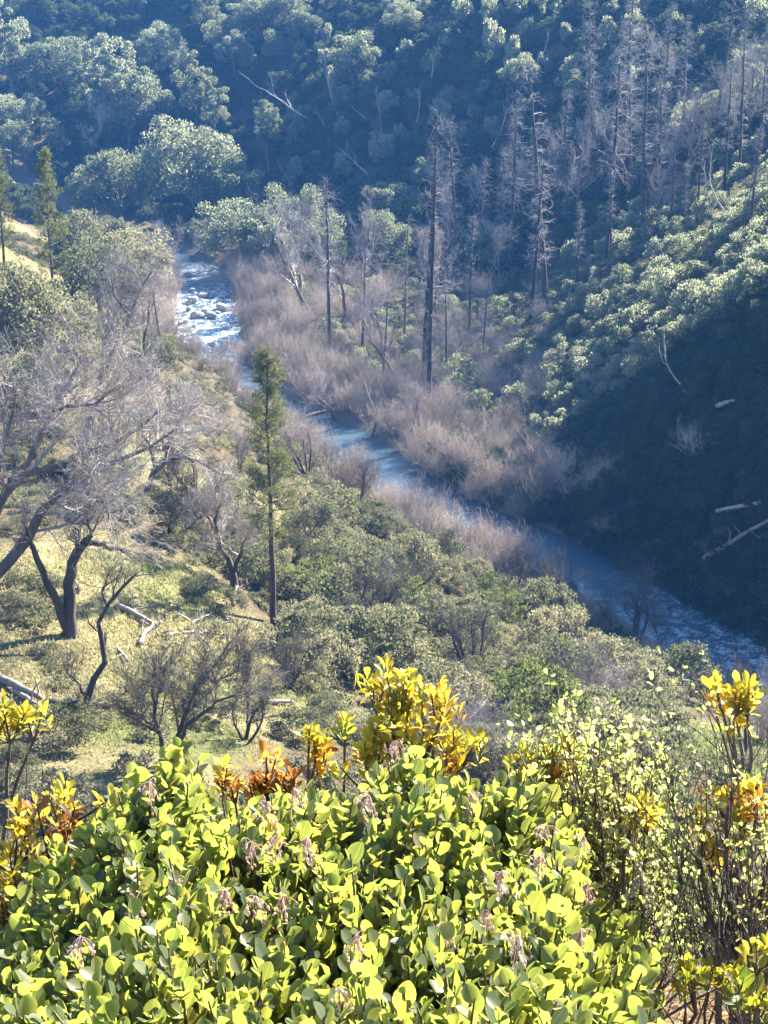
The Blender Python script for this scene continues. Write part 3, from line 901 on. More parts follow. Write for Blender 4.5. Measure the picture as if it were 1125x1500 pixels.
# ---- brush on the sunlit spur
LIT = [(560, 600), (600, 520), (660, 470), (700, 440), (780, 400), (860, 350), (950, 300), (1060, 245), (1140, 200), (1140, 420), (1000, 520), (900, 590), (820, 660), (740, 690), (660, 640)]
for k, (u, v) in enumerate(scatter_px(LIT, 29, 9000, 5, 0.62)):
    p = ground(u, v)
    if river_near(p[None, 0], p[None, 1])[0][0] < 7:
        continue
    mauve = (u < 800 and v > 440 and rng.random() < 0.62)
    s = rng.uniform(0.55, 1.15)
    if mauve:
        o = put_one('brush_shrub', pick('willow'), 'twig_gray', p, s * .85, None, 'shrub', 'brush on the sunlit spur'); look = 'grey leafless'
    else:
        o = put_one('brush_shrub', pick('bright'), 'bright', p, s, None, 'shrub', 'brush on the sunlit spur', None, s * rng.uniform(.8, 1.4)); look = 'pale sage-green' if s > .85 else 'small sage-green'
    rec(o, 'shrub', p, 2 * s, look)

GAP = [(400, 440), (470, 395), (570, 385), (660, 450), (650, 620), (560, 600), (470, 540)]
for k, (u, v) in enumerate(scatter_px(GAP, 30, 5000, 15, 0.55)):
    p = ground(u, v); s = rng.uniform(.6, 1.0)
    if rng.random() < .58:
        o = put_one('thicket_shrub', pick('willow'), 'twig_mauve', p, s, None, 'shrub', 'leafless thicket under the snags'); look = 'grey-mauve leafless'
    else:
        o = put_one('brush_shrub', pick('bright'), 'bright', p, s, None, 'shrub', 'brush on the sunlit spur'); look = 'sage-green'
    rec(o, 'shrub', p, 2.5 * s, look)

# ---- olive brush on the near slope
NEAR = [(425, 740), (520, 755), (600, 800), (700, 850), (850, 935), (980, 1015), (1110, 1060), (1140, 1100), (1080, 1075), (1010, 1060), (960, 1180), (800, 1170), (620, 1120), (560, 1030), (470, 1000), (430, 990), (400, 900), (330, 800), (300, 730), (360, 700)]
olive_src = []
for k, (u, v) in enumerate(scatter_px(NEAR, 42, 9000, 6, 0.62)):
    p = ground(u, v)
    if math.hypot(u - 1040, v - 1085) < 60 or (abs(u - 403) < 26 and 905 < v < 990):
        continue
    s = rng.uniform(0.65, 1.5) * (1.15 if v > 900 else 1.0)
    fresh = rng.random() < 0.06
    if rng.random() < .17:
        o = put_one('leafless_shrub', pick('willow'), 'twig_gray', p, s * .55, None, 'shrub', 'leafless shrubs on the near slope')
        rec(o, 'shrub', p, 1.8 * s, 'grey leafless'); continue
    o = put_one('brush_shrub', pick('olive'), 'fresh' if fresh else 'olive', p, s, None, 'shrub', 'brush on the near slope', None, s * rng.uniform(.8, 1.3))
    rec(o, 'shrub', p, 1.6 * s, ('green' if fresh else 'olive-grey') if s > .95 else ('small green' if fresh else 'small olive'))
    olive_src.append(o)
MEAD = [(20, 905), (40, 880), (70, 890), (250, 800), (225, 745), (270, 750), (300, 800), (290, 870), (450, 1010), (480, 1060), (440, 1090), (520, 1090), (60, 1100), (100, 1090), (20, 1150), (60, 1180), (140, 1060), (250, 1010), (420, 960), (440, 940), (200, 760), (330, 900), (120, 760), (60, 760), (20, 780), (150, 730), (190, 700), (90, 700), (250, 700), (20, 680), (300, 1060), (1100, 1150), (1000, 1140)]
for u, v in MEAD:
    p = ground(u, v); s = rng.uniform(.55, .95)
    o = put_one('brush_shrub', pick('olive'), 'olive', p, s, None, 'shrub', 'bushes around the meadow', None, s * rng.uniform(.7, 1.1))
    rec(o, 'bush', p, 1.6 * s, 'low olive' if s < .75 else 'olive-grey')

# ---- stuff: brush that reads as one mass, leaf clumps spread by geometry nodes over real points of the ground
def mass(name, label, cat, pts, scl, sources, seed):
    q = R(seed)
    me = mesh(name + '_points', pts)
    fattr(me, 'scl', scl)
    a = me.attributes.new('rot', 'FLOAT_VECTOR', 'POINT')
    rot = np.zeros((len(pts), 3), np.float32); rot[:, 2] = q.random(len(pts)) * 6.283; rot[:, :2] = q.normal(size=(len(pts), 2)) * .15
    a.data.foreach_set('vector', rot.ravel())
    o = obj(name, me)
    ng = bpy.data.node_groups.new(name + '_nodes', 'GeometryNodeTree')
    ng.interface.new_socket('Geometry', in_out='INPUT', socket_type='NodeSocketGeometry')
    ng.interface.new_socket('Geometry', in_out='OUTPUT', socket_type='NodeSocketGeometry')
    gi = ng.nodes.new('NodeGroupInput'); go = ng.nodes.new('NodeGroupOutput')
    jn = ng.nodes.new('GeometryNodeJoinGeometry')
    for s in sources:
        n = ng.nodes.new('GeometryNodeObjectInfo'); n.transform_space = 'ORIGINAL'; n.inputs['Object'].default_value = s; n.inputs['As Instance'].default_value = False
        g2 = ng.nodes.new('GeometryNodeGeometryToInstance'); ng.links.new(n.outputs['Geometry'], g2.inputs[0]); ng.links.new(g2.outputs[0], jn.inputs[0])
    ip = ng.nodes.new('GeometryNodeInstanceOnPoints'); ip.inputs['Pick Instance'].default_value = True
    na = ng.nodes.new('GeometryNodeInputNamedAttribute'); na.data_type = 'FLOAT'; na.inputs['Name'].default_value = 'scl'
    nr = ng.nodes.new('GeometryNodeInputNamedAttribute'); nr.data_type = 'FLOAT_VECTOR'; nr.inputs['Name'].default_value = 'rot'
    er = ng.nodes.new('FunctionNodeEulerToRotation')
    ng.links.new(gi.outputs[0], ip.inputs['Points']); ng.links.new(jn.outputs[0], ip.inputs['Instance'])
    ng.links.new(nr.outputs['Attribute'], er.inputs[0]); ng.links.new(er.outputs[0], ip.inputs['Rotation']); ng.links.new(na.outputs['Attribute'], ip.inputs['Scale'])
    ng.links.new(ip.outputs[0], go.inputs[0])
    md = o.modifiers.new('scatter', 'NODES'); md.node_group = ng
    return tag(o, label, cat, kind='stuff')

# a few countable brush plants stand out of the mass on the shaded far slope and give it its leaf clumps
src = []
for k, (u, v) in enumerate(scatter_px([(560, 20), (1120, 10), (1120, 190), (900, 240), (700, 230), (600, 250), (430, 290), (380, 120)], 40, 9000, 8, .75)):
    p = ground(u, v); s = rng.uniform(.55, 1.15)
    o = put_one('chaparral_shrub', pick('chaparral'), 'chaparral' if k < 5 else 'bright', p, s, None, 'shrub', 'tall shrubs on the shaded far slope', None, s * rng.uniform(1.2, 2.1))  # all but the first few get paler leaves, standing in for sunlit tufts
    rec(o, 'shrub', p, 3 * s, 'tall tufted' if s > .85 else 'small tufted'); src.append(o)
src = src[:5]

q = R(5)
n = 26000
X = q.uniform(-150, 175, n); Y = q.uniform(150, 480, n)
keep = hz(X, Y) > 0
d, k_ = river_near(X, Y); keep &= d > RV_W[k_] + 5
U, V = proj(np.stack([X, Y, hz(X, Y)], 1))
keep &= (U > -120) & (U < 1250) & (V > -160)
litp = inpoly(U, V, LIT)
far = (Y > 205) | ((X > 20) & (Y > 175))
keep &= far & ~(litp & (Y < 215)) & ~((U < 330) & (Y < 235))
keep &= (q.random(n) < np.where(Y > 330, .45, 1.0))
X, Y = X[keep], Y[keep]
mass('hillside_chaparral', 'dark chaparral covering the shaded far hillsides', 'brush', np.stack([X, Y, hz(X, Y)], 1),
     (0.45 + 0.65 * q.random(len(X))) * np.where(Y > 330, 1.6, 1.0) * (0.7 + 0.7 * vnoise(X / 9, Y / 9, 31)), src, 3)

n = 6000
X = q.uniform(4, 75, n); Y = q.uniform(84, 175, n)
d, k_ = river_near(X, Y)
U, V = proj(np.stack([X, Y, hz(X, Y)], 1))
rgt = (X - RV[k_, 0]) > 0
keep = (d > RV_W[k_] + 0.5) & rgt & (U < 1300) & ~(inpoly(U, V, LIT)) & (V > 230)
X, Y = X[keep], Y[keep]
cl = np.array(scatter_px([(800, 660), (900, 600), (1000, 530), (1140, 430), (1160, 990), (1120, 955), (1040, 915), (900, 830), (780, 770)], 15, 30000, 19, .7))
cg = np.array([ground(u, v) for u, v in cl])
X, Y = np.concatenate([X, cg[:, 0]]), np.concatenate([Y, cg[:, 1]])
mass('spur_undergrowth', 'blue-shadowed undergrowth on the steep shaded side of the spur', 'brush', np.stack([X, Y, hz(X, Y)], 1), 0.28 + 0.4 * q.random(len(X)), src, 4)

thick = np.array(thick)
mass('willow_thicket', 'mauve leafless willow thicket between the single willows on both banks', 'willows', thick[:, :3], thick[:, 3], [wsrc], 9)
low_src = []
for u, v in [(470, 850), (620, 920), (800, 1010), (380, 830)]:
    p = ground(u, v)
    o = put_one('low_bush', pick('low'), 'olive', p, 1.1, None, 'bush', 'low bushes on the near slope')
    rec(o, 'bush', p, .8, 'low spreading'); low_src.append(o)
n = 9000
X = q.uniform(-75, 40, n); Y = q.uniform(46, 200, n)
d, k_ = river_near(X, Y)
lft = (X - RV[k_, 0]) < 0
U, V = proj(np.stack([X, Y, hz(X, Y)], 1))
md_ = blobs(X, Y, MEADOW)
keep = (d > RV_W[k_] + 2) & lft & (U > -150) & (U < 1250) & ~((V < np.interp(U, [790, 960, 1130], [850, 960, 1050])) & (U > 790)) & (q.random(n) > md_ * 0.97) & (q.random(n) < np.where((U < 420) & (V > 740), .35, .5))
X2 = q.uniform(-16, 60, 9000); Y2 = q.uniform(110, 225, 9000); U2, V2 = proj(np.stack([X2, Y2, hz(X2, Y2)], 1))
k2 = (inpoly(U2, V2, LIT) | inpoly(U2, V2, GAP)) & (river_near(X2, Y2)[0] > 5.5)
X3 = q.uniform(-30, 32, 900); Y3 = q.uniform(9, 47, 900)
X, Y = np.concatenate([X[keep], X2[k2], X3]), np.concatenate([Y[keep], Y2[k2], Y3])
mass('ground_cover', 'knee-high scrub filling the gaps between the bushes', 'ground cover', np.stack([X, Y, hz(X, Y)], 1), 0.4 + 0.8 * q.random(len(X)), low_src, 6)

# meadow grass: blades in tufts
n = 60000
c = [ground(u, v) for u, v, r, k in MEADOW]; rad = np.array([m[2] for m in MEADOW]); wts = rad ** 2 / (rad ** 2).sum()
w = q.choice(len(MEADOW), n, p=wts)
an = q.random(n) * 6.283; rr = np.sqrt(q.random(n)) * rad[w] * 1.1
X = np.array([a[0] for a in c])[w] + np.cos(an) * rr; Y = np.array([a[1] for a in c])[w] + np.sin(an) * rr
ok = (blobs(X, Y, MEADOW) > q.random(n) * .8) & (fbm(X / 1.8, Y / 1.8, 44) > -.14 + .1 * q.normal(size=n))
X, Y = X[ok], Y[ok]; n = len(X)
Cn = np.stack([X, Y, hz(X, Y) + .05], 1)
A = unit(q.normal(size=(n, 3)) * np.array([.5, .5, .15]) + np.array([0, 0, 1])); Nn = unit(np.cross(A, q.normal(size=A.shape)))
V, Q = diamonds(Cn, A, Nn, 0.18 + 0.22 * q.random(n), 0.05)
gm = mesh('grass_blades', V, Q); fattr(gm, 'lush', np.repeat(blobs(X, Y, LUSH), 4))
b = N('meadow grass')
geo = b.n('ShaderNodeNewGeometry')
al = b.n('ShaderNodeAttribute', {'attribute_name': 'lush'}).outputs['Fac']
c1 = b.ramp(geo.outputs['Random Per Island'], [(0.1, (0.18, 0.165, 0.07)), (0.6, (0.33, 0.295, 0.14)), (0.95, (0.46, 0.41, 0.23))])
c2 = b.ramp(geo.outputs['Random Per Island'], [(0.1, (0.07, 0.10, 0.025)), (0.9, (0.18, 0.22, 0.06))])
cc = b.mix(al, c1, c2)
d1 = b.n('ShaderNodeBsdfDiffuse', Color=cc); d2 = b.n('ShaderNodeBsdfTranslucent', Color=cc)
mx = b.n('ShaderNodeMixShader'); mx.inputs[0].default_value = .45
b.t.links.new(d1.outputs[0], mx.inputs[1]); b.t.links.new(d2.outputs[0], mx.inputs[2])
M['grass'] = b.done(mx.outputs[0])
tag(obj('meadow_grass', gm, M['grass']), 'short yellow-green winter grass on the meadow patches', 'grass', kind='stuff')

# ------------------------------------------------------------------ the bare trees of the meadow, each drawn limb by limb
def limb(pts, Y0, dy, r0, r1, q, k=10, base=None):
    """a limb through photo pixels that starts Y0 away and runs dy metres deeper to its end"""
    pts = np.asarray(pts, float)
    t = np.concatenate([[0], np.cumsum(np.linalg.norm(np.diff(pts, axis=0), axis=1))]); t /= t[-1]
    tt = np.linspace(0, 1, k)
    u, v = np.interp(tt, t, pts[:, 0]), np.interp(tt, t, pts[:, 1])
    W = P(u, v, Y0 + dy * tt)
    W[1:-1] += q.normal(size=(k - 2, 3)) * 0.05
    if base is not None:
        W[0] = base
    return W, np.linspace(r0, r1, k)

def guided_tree(name, foot, limbs, seed, lv, mats, label, dead=False):
    q = R(seed)
    g = ground(*foot)
    tr, br = MB(), MB()
    Ls, Rs = [], []
    for i, (pts, dy0, dy, r0, r1) in enumerate(limbs):
        W, Rr = limb(pts, g[1] + dy0, dy, r0, r1, q)
        if i == 0:
            W[0] = g - [0, 0, .4]; Rr = Rr.copy(); Rr[0] *= 1.35
        W = W - g
        Ls.append(W); Rs.append(Rr)
        tr.add(*tubes(W[None], Rr[None], 8))
        cap = W[-1:] + unit(W[-1:] - W[-2:-1]) * 0.04
        tr.add(*tubes(np.stack([W[-1], cap[0]])[None], np.array([[Rr[-1], 0.004]]), 8))
    Pl, Rd = np.stack(Ls), np.stack(Rs)
    for j, (m, l, kk, sp, up, sd, lo) in enumerate(lv):
        Pl, Rd = spawn(q, Pl, Rd, m, l, kk, sp, up, 0.22, lo, 0.5, 0.35)
        Rd = np.clip(Rd, 0.0045, 0.07)
        br.add(*tubes(Pl, Rd, sd))
    return put(name, [('trunk', tr.me(name + '_trunk', True))] + ([('branches', br.me(name + '_branches'))] if br.n else []), mats, g, 1.0, 0.0, (0, 0), 'tree', 'bare trees of the meadow', label)

LV = [(9, 1.9, 5, .55, .25, 4, .35), (8, 1.0, 4, .5, .15, 3, .2), (6, .55, 3, .5, .1, 3, .2), (4, .3, 3, .5, .05, 3, .2)]
guided_tree('oak_tree', (102, 932), [([(102, 932), (103, 890), (101, 850), (108, 820), (122, 797)], 0, 0, .31, .19), ([(122, 797), (140, 795), (165, 803), (182, 804)], 0, .6, .14, .07),
            ([(122, 797), (132, 785), (134, 778)], 0, -.3, .16, .09), ([(97, 918), (85, 885), (72, 858), (58, 830), (46, 800), (38, 770)], 0, -1.5, .23, .09)], 1,
            [(4, 1.0, 4, .6, .2, 4, .82), (6, .6, 3, .5, .1, 3, .2), (5, .35, 3, .5, .1, 3, .2)], ('char', 'twig_dark'), 'forked dark oak trunk with a snapped top, standing on the meadow')
guided_tree('oak_tree', (-40, 900), [([(-40, 900), (-25, 860), (0, 840), (30, 815), (48, 775), (65, 740), (92, 718), (120, 700), (180, 672), (240, 648), (255, 630)], 0, 3, .31, .05),
            ([(-25, 860), (-10, 760), (15, 705), (40, 692), (80, 684), (130, 665), (170, 648), (210, 625), (235, 600)], 0, 5, .25, .05),
            ([(15, 705), (40, 705), (52, 655), (66, 625), (78, 600), (100, 565), (112, 540)], 2, 4, .23, .06),
            ([(78, 600), (110, 595), (140, 590), (165, 570)], 3.5, 2, .11, .04),
            ([(65, 740), (100, 715), (128, 725), (150, 735), (160, 760)], 1, -2, .10, .04), ([(-10, 760), (-5, 700), (5, 650), (20, 600), (25, 560)], 1, 1, .18, .05)], 2,
            [(13, 2.3, 5, .6, .2, 4, .25), (8, 1.3, 4, .5, .12, 3, .2), (6, .7, 3, .5, .1, 3, .2), (4, .4, 3, .5, .05, 3, .2)], ('bark', 'twig_gray'), 'big leafless oak spreading long dark limbs from the picture edge')
guided_tree('oak_tree', (205, 740), [([(205, 740), (215, 715), (228, 690), (240, 674), (262, 668), (285, 672), (305, 685), (322, 694)], 0, 1, .2, .05), ([(228, 690), (222, 660), (212, 635), (205, 600)], 0, 1, .12, .04),
            ([(240, 674), (252, 645), (262, 615)], 0, -1, .09, .03)], 3, LV, ('bark', 'twig_gray'), 'leafless oak with an arching limb over the pale meadow edge')
guided_tree('oak_tree', (128, 640), [([(128, 640), (140, 585), (150, 545), (172, 500), (190, 462), (205, 425), (222, 398)], 0, 3, .24, .05), ([(150, 545), (150, 500), (160, 470)], 0, 1, .12, .04), ([(190, 462), (170, 440), (165, 420)], 1, 1, .09, .03)], 4, LV,
            ('bark', 'twig_gray'), 'tall slanting leafless oak below the pine grove')
guided_tree('bare_tree', (118, 1082), [([(118, 1082), (121, 1050), (128, 1022), (143, 985), (154, 960), (149, 930), (147, 912), (157, 888), (168, 870), (185, 852), (200, 840)], 0, .8, .16, .04), ([(157, 888), (152, 868), (156, 850)], .3, .4, .06, .025),
            ([(128, 1022), (112, 1000), (98, 985)], 0, -.6, .05, .02)], 5, [(6, .9, 4, .5, .3, 4, .45), (6, .5, 3, .5, .15, 3, .2), (5, .3, 3, .5, .1, 3, .2)], ('char', 'twig_dark'), 'thin bent dark tree with a crooked stem, below the forked oak')
guided_tree('bare_tree', (250, 1135), [([(250, 1135), (238, 1100), (232, 1070), (225, 1040), (222, 1010), (230, 985)], 0, .6, .12, .03), ([(248, 1130), (258, 1090), (268, 1055), (285, 1020), (302, 985), (318, 970)], 0, .8, .11, .03),
            ([(256, 1100), (275, 1060), (310, 1035), (330, 1022), (345, 1018)], 0, -.8, .10, .03), ([(302, 985), (312, 1000), (335, 990), (350, 972)], .7, .3, .05, .02), ([(232, 1070), (215, 1050), (200, 1040)], 0, -.5, .05, .02)], 6,
            [(9, 1.2, 4, .55, .25, 4, .3), (8, .65, 3, .5, .15, 3, .2), (6, .38, 3, .5, .1, 3, .2), (4, .22, 3, .5, .05, 3, .2)], ('char', 'twig_dark'), 'dark many-stemmed leafless tree rising just over the green manzanita')
guided_tree('bare_tree', (343, 862), [([(343, 862), (343, 840), (338, 822), (324, 806), (318, 780), (317, 755), (325, 730)], 0, .6, .2, .05), ([(342, 836), (352, 815), (356, 800), (362, 788)], 0, -.4, .14, .05), ([(318, 780), (306, 760), (300, 742)], .4, .4, .07, .03)], 7,
            [(8, 1.3, 4, .55, .25, 4, .35), (8, .7, 3, .5, .15, 3, .2), (6, .4, 3, .5, .1, 3, .2), (4, .25, 3, .5, .1, 3, .2)], ('char', 'twig_gray'), 'dark Y-shaped leafless tree between the meadow and the slim pine')
guided_tree('tree_stump', (361, 1000), [([(361, 1000), (361, 975), (363, 952)], 0, 0, .2, .15)], 8, [], ('char',), 'short black standing stump below the slim pine')

# ---- dead wood on the ground
def log_thing(name, pix, r0, r1, mat, label, lift=0.0, twigs=0, seed=0, cat='log', straight=False):
    q = R(900 + seed)
    a, b_ = ground(*pix[0]), ground(*pix[1])
    k = 8; t = np.linspace(0, 1, k)[:, None]
    W = a * (1 - t) + b_ * t
    L = np.linalg.norm(b_ - a)
    W[:, :2] += q.normal(size=(k, 2)) * min(L * .018, .07)
    W[:, 2] = np.maximum(hz(W[:, 0], W[:, 1]), a[2] * (1 - t[:, 0]) + b_[2] * t[:, 0]) + np.linspace(r0, r1, k) * .7 + lift * t[:, 0] + np.sin(t[:, 0] * 3.1) * L * .02
    if straight:
        W = a * (1 - t) + b_ * t + np.array([-.3, -1.0, r0 + .9]) + q.normal(size=(k, 3)) * .02
    W = W - a
    mb = MB(); Rr = np.linspace(r0, r1, k)
    ends = np.stack([W[0] - (W[1] - W[0]) * .02, *W, W[-1] + (W[-1] - W[-2]) * .02])
    mb.add(*tubes(ends[None], np.concatenate([[.003], Rr, [.003]])[None], 7))
    if twigs:
        Pc, Rc = spawn(q, W[None], Rr[None], twigs, min(L * .28, 1.6), 4, .7, .1, .25, .3, .45, .4); mb.add(*tubes(Pc, Rc, 4))
    o = obj(name, mb.me(name, True), M['log' if mat == 'pale' and not straight else 'pale' if straight else mat], None, a)
    return tag(o, label, cat, 'fallen dead wood')

LOGS = [(((195, 790), (254, 812)), .16, .10, 'pale', 'bleached log at the upper rim of the meadow'), (((172, 895), (226, 922)), .15, .09, 'twig_gray', 'grey log on the branch pile under the forked oak'),
        (((203, 952), (226, 925)), .13, .07, 'pale', 'short white crooked log below the branch pile'), (((172, 1042), (226, 1066)), .17, .10, 'pale', 'pale log beside the many-stemmed dark tree'),
        (((72, 1040), (168, 1045)), .2, .14, 'bark', 'dark log lying in shade under the thin bent tree'), (((-5, 1000), (62, 1032)), .2, .1, 'pale', 'long weathered log at the meadow edge by the yellow leaves'),
        (((20, 1020), (75, 1060)), .12, .06, 'pale', 'second weathered log crossing the long one'), (((392, 1032), (430, 1034)), .12, .07, 'pale', 'small pale log between the stump and yellow leaves'),
        (((172, 955), (188, 978)), .08, .05, 'pale', 'thin white stick below the branch pile'), (((265, 930), (300, 932)), .08, .04, 'pale', 'pale stick on the hillward part of the branch pile'),
        (((342, 890), (346, 866)), .1, .06, 'pale', 'white broken limb at the foot of the Y-shaped tree'), (((455, 830), (463, 812)), .08, .05, 'pale', 'white dead stub in brush beside the slim pine'),
        (((1050, 764), (1113, 764)), .18, .13, 'pale', 'pale log lying level in the deep blue shade'), (((1030, 848), (1125, 780)), .22, .12, 'twig_gray', 'long grey trunk fallen down the shaded spur'),
        (((1050, 620), (1076, 604)), .2, .12, 'pale', 'short pale log on the shaded spur'), (((735, 580), (765, 545)), .2, .1, 'pale', 'bleached log on the bank under the spur brush'),
        (((712, 640), (760, 622)), .18, .1, 'pale', 'bleached branching log near the shadow edge'), (((660, 500), (690, 545)), .16, .08, 'twig_gray', 'grey log among brush beneath the dark hollow'),
        (((690, 580), (705, 612)), .14, .08, 'pale', 'white log pointing down to the river willows')]
for i, (px, r0, r1, mt, lab) in enumerate(LOGS):
    log_thing('fallen_log', px, r0, r1, mt, lab, 0.15, 0 if i in (12, 14) else 4 if r0 > .11 else 2, i, 'log', i in (12, 13, 14))
q = R(55)
for i in range(26):
    u, v = q.uniform(195, 335), q.uniform(868, 952)
    a_ = q.uniform(0, 3.1); l = q.uniform(10, 30)
    o = log_thing('fallen_branch', ((u, v), (u + l * math.cos(a_), v + l * .4 * math.sin(a_))), .05, .025, 'pale' if i % 2 else 'twig_gray', None, .35, 5, 40 + i, 'branch')
    o['label'] = 'dead branch in the pile of bleached branches below the meadow'; o['group'] = 'branch pile below the meadow'
# the log across the pool
a = P(443, 612, 149.5); b2 = P(498, 609, 152); W = np.linspace(a, b2, 8); W[:, 2] = .45 + np.sin(np.linspace(0, 3, 8)) * .25
mb = MB(); mb.add(*tubes(W[None] - a, np.array([[.004, .2, .2, .18, .16, .14, .1, .004]]), 7))
Pc, Rc = spawn(R(4), W[None] - a, np.full((1, 8), .12), 7, 1.6, 4, .6, .4, .2, .4, .4, .4); mb.add(*tubes(Pc, Rc, 4))
tag(obj('fallen_log', mb.me('river_log', True), M['log'], None, a), 'pale log lying across the still pool of the river', 'log', 'fallen dead wood')

# ---- boulders of the rapids
def rock_mesh(seed):
    q = R(seed); nu, nv = 14, 9
    th = np.linspace(0, 2 * math.pi, nu, endpoint=False); ph = np.linspace(0.02, math.pi - .02, nv)
    d = np.stack([np.outer(np.sin(ph), np.cos(th)), np.outer(np.sin(ph), np.sin(th)), np.outer(np.cos(ph), np.ones(nu))], -1)
    k = unit(q.normal(size=(9, 3))); c = q.uniform(.62, .95, 9)
    rr = np.min(c / np.maximum(np.einsum('abk,nk->abn', d, k), 1e-3), -1); rr = np.minimum(rr, 1.25)
    V = d * rr[..., None] * np.array([1, .8, .62])
    i = np.arange(nu * nv).reshape(nv, nu); j = np.roll(i, -1, 1)
    return mesh('boulder', V.reshape(-1, 3), np.stack([i[:-1], i[1:], j[1:], j[:-1]], -1).reshape(-1, 4))

b = N('river boulder')
tc = b.n('ShaderNodeTexCoord')
c = b.ramp(b.noise(3.0, 5, .65, tc.outputs['Object']), [(0.3, (0.16, 0.145, 0.13)), (0.7, (0.42, 0.39, 0.35))])
pr = b.n('ShaderNodeBsdfPrincipled', Base_Color=c, Roughness=0.85); M['rock'] = b.done(pr.outputs[0])
T['rock'] = [rock_mesh(s) for s in range(5)]
ROCKS = [(283, 440), (276, 452), (290, 462), (300, 455), (272, 470), (310, 462), (318, 458), (268, 492), (284, 478), (300, 432), (282, 425), (325, 450), (262, 520), (310, 505), (330, 530), (300, 560), (338, 575), (345, 565), (322, 548), (268, 535), (320, 425), (258, 408), (275, 402), (345, 505)]
for i, (u, v) in enumerate(ROCKS):
    p = P(u, v, 1.0); p = p = np.array([0, 0, CAMZ]) + rays(u, v) * ((float(np.interp(v, [400, 440, 540], [1.7, 1.2, .2])) + .1 - CAMZ) / rays(u, v)[2])
    s = q.uniform(.3, .75) * (1.2 if v < 480 else .8)
    o = put_one('boulder', T['rock'][i % 5], 'rock', p, s, None, 'rock', 'boulders in the rapids')
    rec(o, 'boulder', p, .6 * s, 'large pale' if s > 1 else 'pale')

# ------------------------------------------------------------------ plants beside the camera
def leaf_tpl(shape, cup=0.12, curl=0.12, fold=0.25):
    V, E = [], []
    for t, w in shape:
        for sx in (-1, 0, 1):
            V.append((sx * w, t, fold * abs(sx) * w - curl * t * t + cup * w * (abs(sx) - .5))); E.append(abs(sx))
    n = len(shape); Q = []
    for i in range(n - 1):
        for c_ in range(2):
            a_ = i * 3 + c_
            Q.append((a_, a_ + 1, a_ + 4, a_ + 3))
    return np.array(V, float), np.array(Q), np.array(E, float)

def leaves(tpl, C, A, Nn, s, mb, att=None):
    V, Q, E = tpl
    A = unit(A); B = unit(np.cross(A, Nn)); Nn = np.cross(B, A)
    W = C[:, None] + s[:, None, None] * (V[None, :, :1] * B[:, None] + V[None, :, 1:2] * A[:, None] + V[None, :, 2:] * Nn[:, None])
    n, m = len(C), len(V)
    qd = (Q[None] + (np.arange(n) * m)[:, None, None]).reshape(-1, 4)
    a_ = np.tile(E, n) if att is None else np.repeat(att, m)
    mb.add(W.reshape(-1, 3), qd, a_)

OVAL = leaf_tpl([(0, .03), (.07, .05), (.15, .26), (.32, .40), (.55, .44), (.76, .37), (.9, .24), (.97, .12), (1, .02)])
SPOON = leaf_tpl([(0, .03), (.2, .06), (.45, .15), (.68, .21), (.85, .18), (.95, .09), (1, .01)], .1, .2)
ROUND = leaf_tpl([(0, .05), (.2, .22), (.5, .34), (.8, .26), (1, .03)])

def fg_leaf(name, cols, trans, edge=None, rough=0.45, attr_ramp=False):
    b = N(name)
    geo = b.n('ShaderNodeNewGeometry')
    at = b.n('ShaderNodeAttribute', {'attribute_name': 'leaf'}).outputs['Fac']
    tc = b.n('ShaderNodeTexCoord')
    fac = geo.outputs['Random Per Island']
    if attr_ramp:
        c = b.ramp(at, cols)
        c = b.mix(b.math('MULTIPLY', fac, .45), c, b.mix(1.0, c, (1.25, .8, .6), 'MULTIPLY'))
    else:
        c = b.ramp(fac, cols)
    nz = b.noise(60.0, 3, .6, tc.outputs['Object'])
    c = b.mix(b.math('MULTIPLY', b.math('SUBTRACT', nz, .3), .7), c, b.mix(1.0, c, (.75, .72, .6), 'MULTIPLY'))
    if edge:
        c = b.mix(b.math('MULTIPLY', b.math('LESS_THAN', at, .09), .55), c, edge)
        c = b.mix(b.math('MULTIPLY', b.math('GREATER_THAN', b.math('ADD', fac, b.math('MULTIPLY', nz, .5)), 1.26), .8), c, (0.20, 0.11, 0.05))
        c = b.mix(b.math('MULTIPLY', b.math('POWER', at, 3.0), .6), c, edge)
    pr = b.n('ShaderNodeBsdfPrincipled', Base_Color=c, Roughness=rough)
    pr.inputs['Specular IOR Level'].default_value = 0.35
    tr = b.n('ShaderNodeBsdfTranslucent', Color=b.mix(1.0, c, trans, 'MULTIPLY'))
    mx = b.n('ShaderNodeMixShader'); mx.inputs[0].default_value = .64
    b.t.links.new(pr.outputs[0], mx.inputs[1]); b.t.links.new(tr.outputs[0], mx.inputs[2])
    return b.done(mx.outputs[0])

M['manz'] = fg_leaf('manzanita leaves', [(0.05, (0.09, 0.12, 0.065)), (0.45, (0.115, 0.145, 0.075)), (0.8, (0.14, 0.165, 0.085)), (0.97, (0.19, 0.19, 0.10))], (2.05, 1.95, .58), (0.20, 0.21, 0.12))
M['yellow'] = fg_leaf('turning leaves', [(0.0, (0.11, 0.16, 0.035)), (0.3, (0.24, 0.26, 0.05)), (0.55, (0.40, 0.35, 0.06)), (0.72, (0.44, 0.26, 0.055)), (0.87, (0.20, 0.09, 0.04)), (1.0, (0.09, 0.045, 0.03))], (1.6, 1.5, .7), None, .45, True)
M['small'] = fg_leaf('small pale leaves', [(0.1, (0.18, 0.21, 0.09)), (0.6, (0.34, 0.35, 0.18)), (0.95, (0.52, 0.49, 0.30))], (1.4, 1.4, .75), None, .4)
M['redbark'] = bark_mat('red brown manzanita bark', (0.03, 0.014, 0.010), (0.11, 0.05, 0.035), 30.0)
M['stem'] = bark_mat('grey brown stems', (0.05, 0.035, 0.028), (0.17, 0.125, 0.10), 30.0)
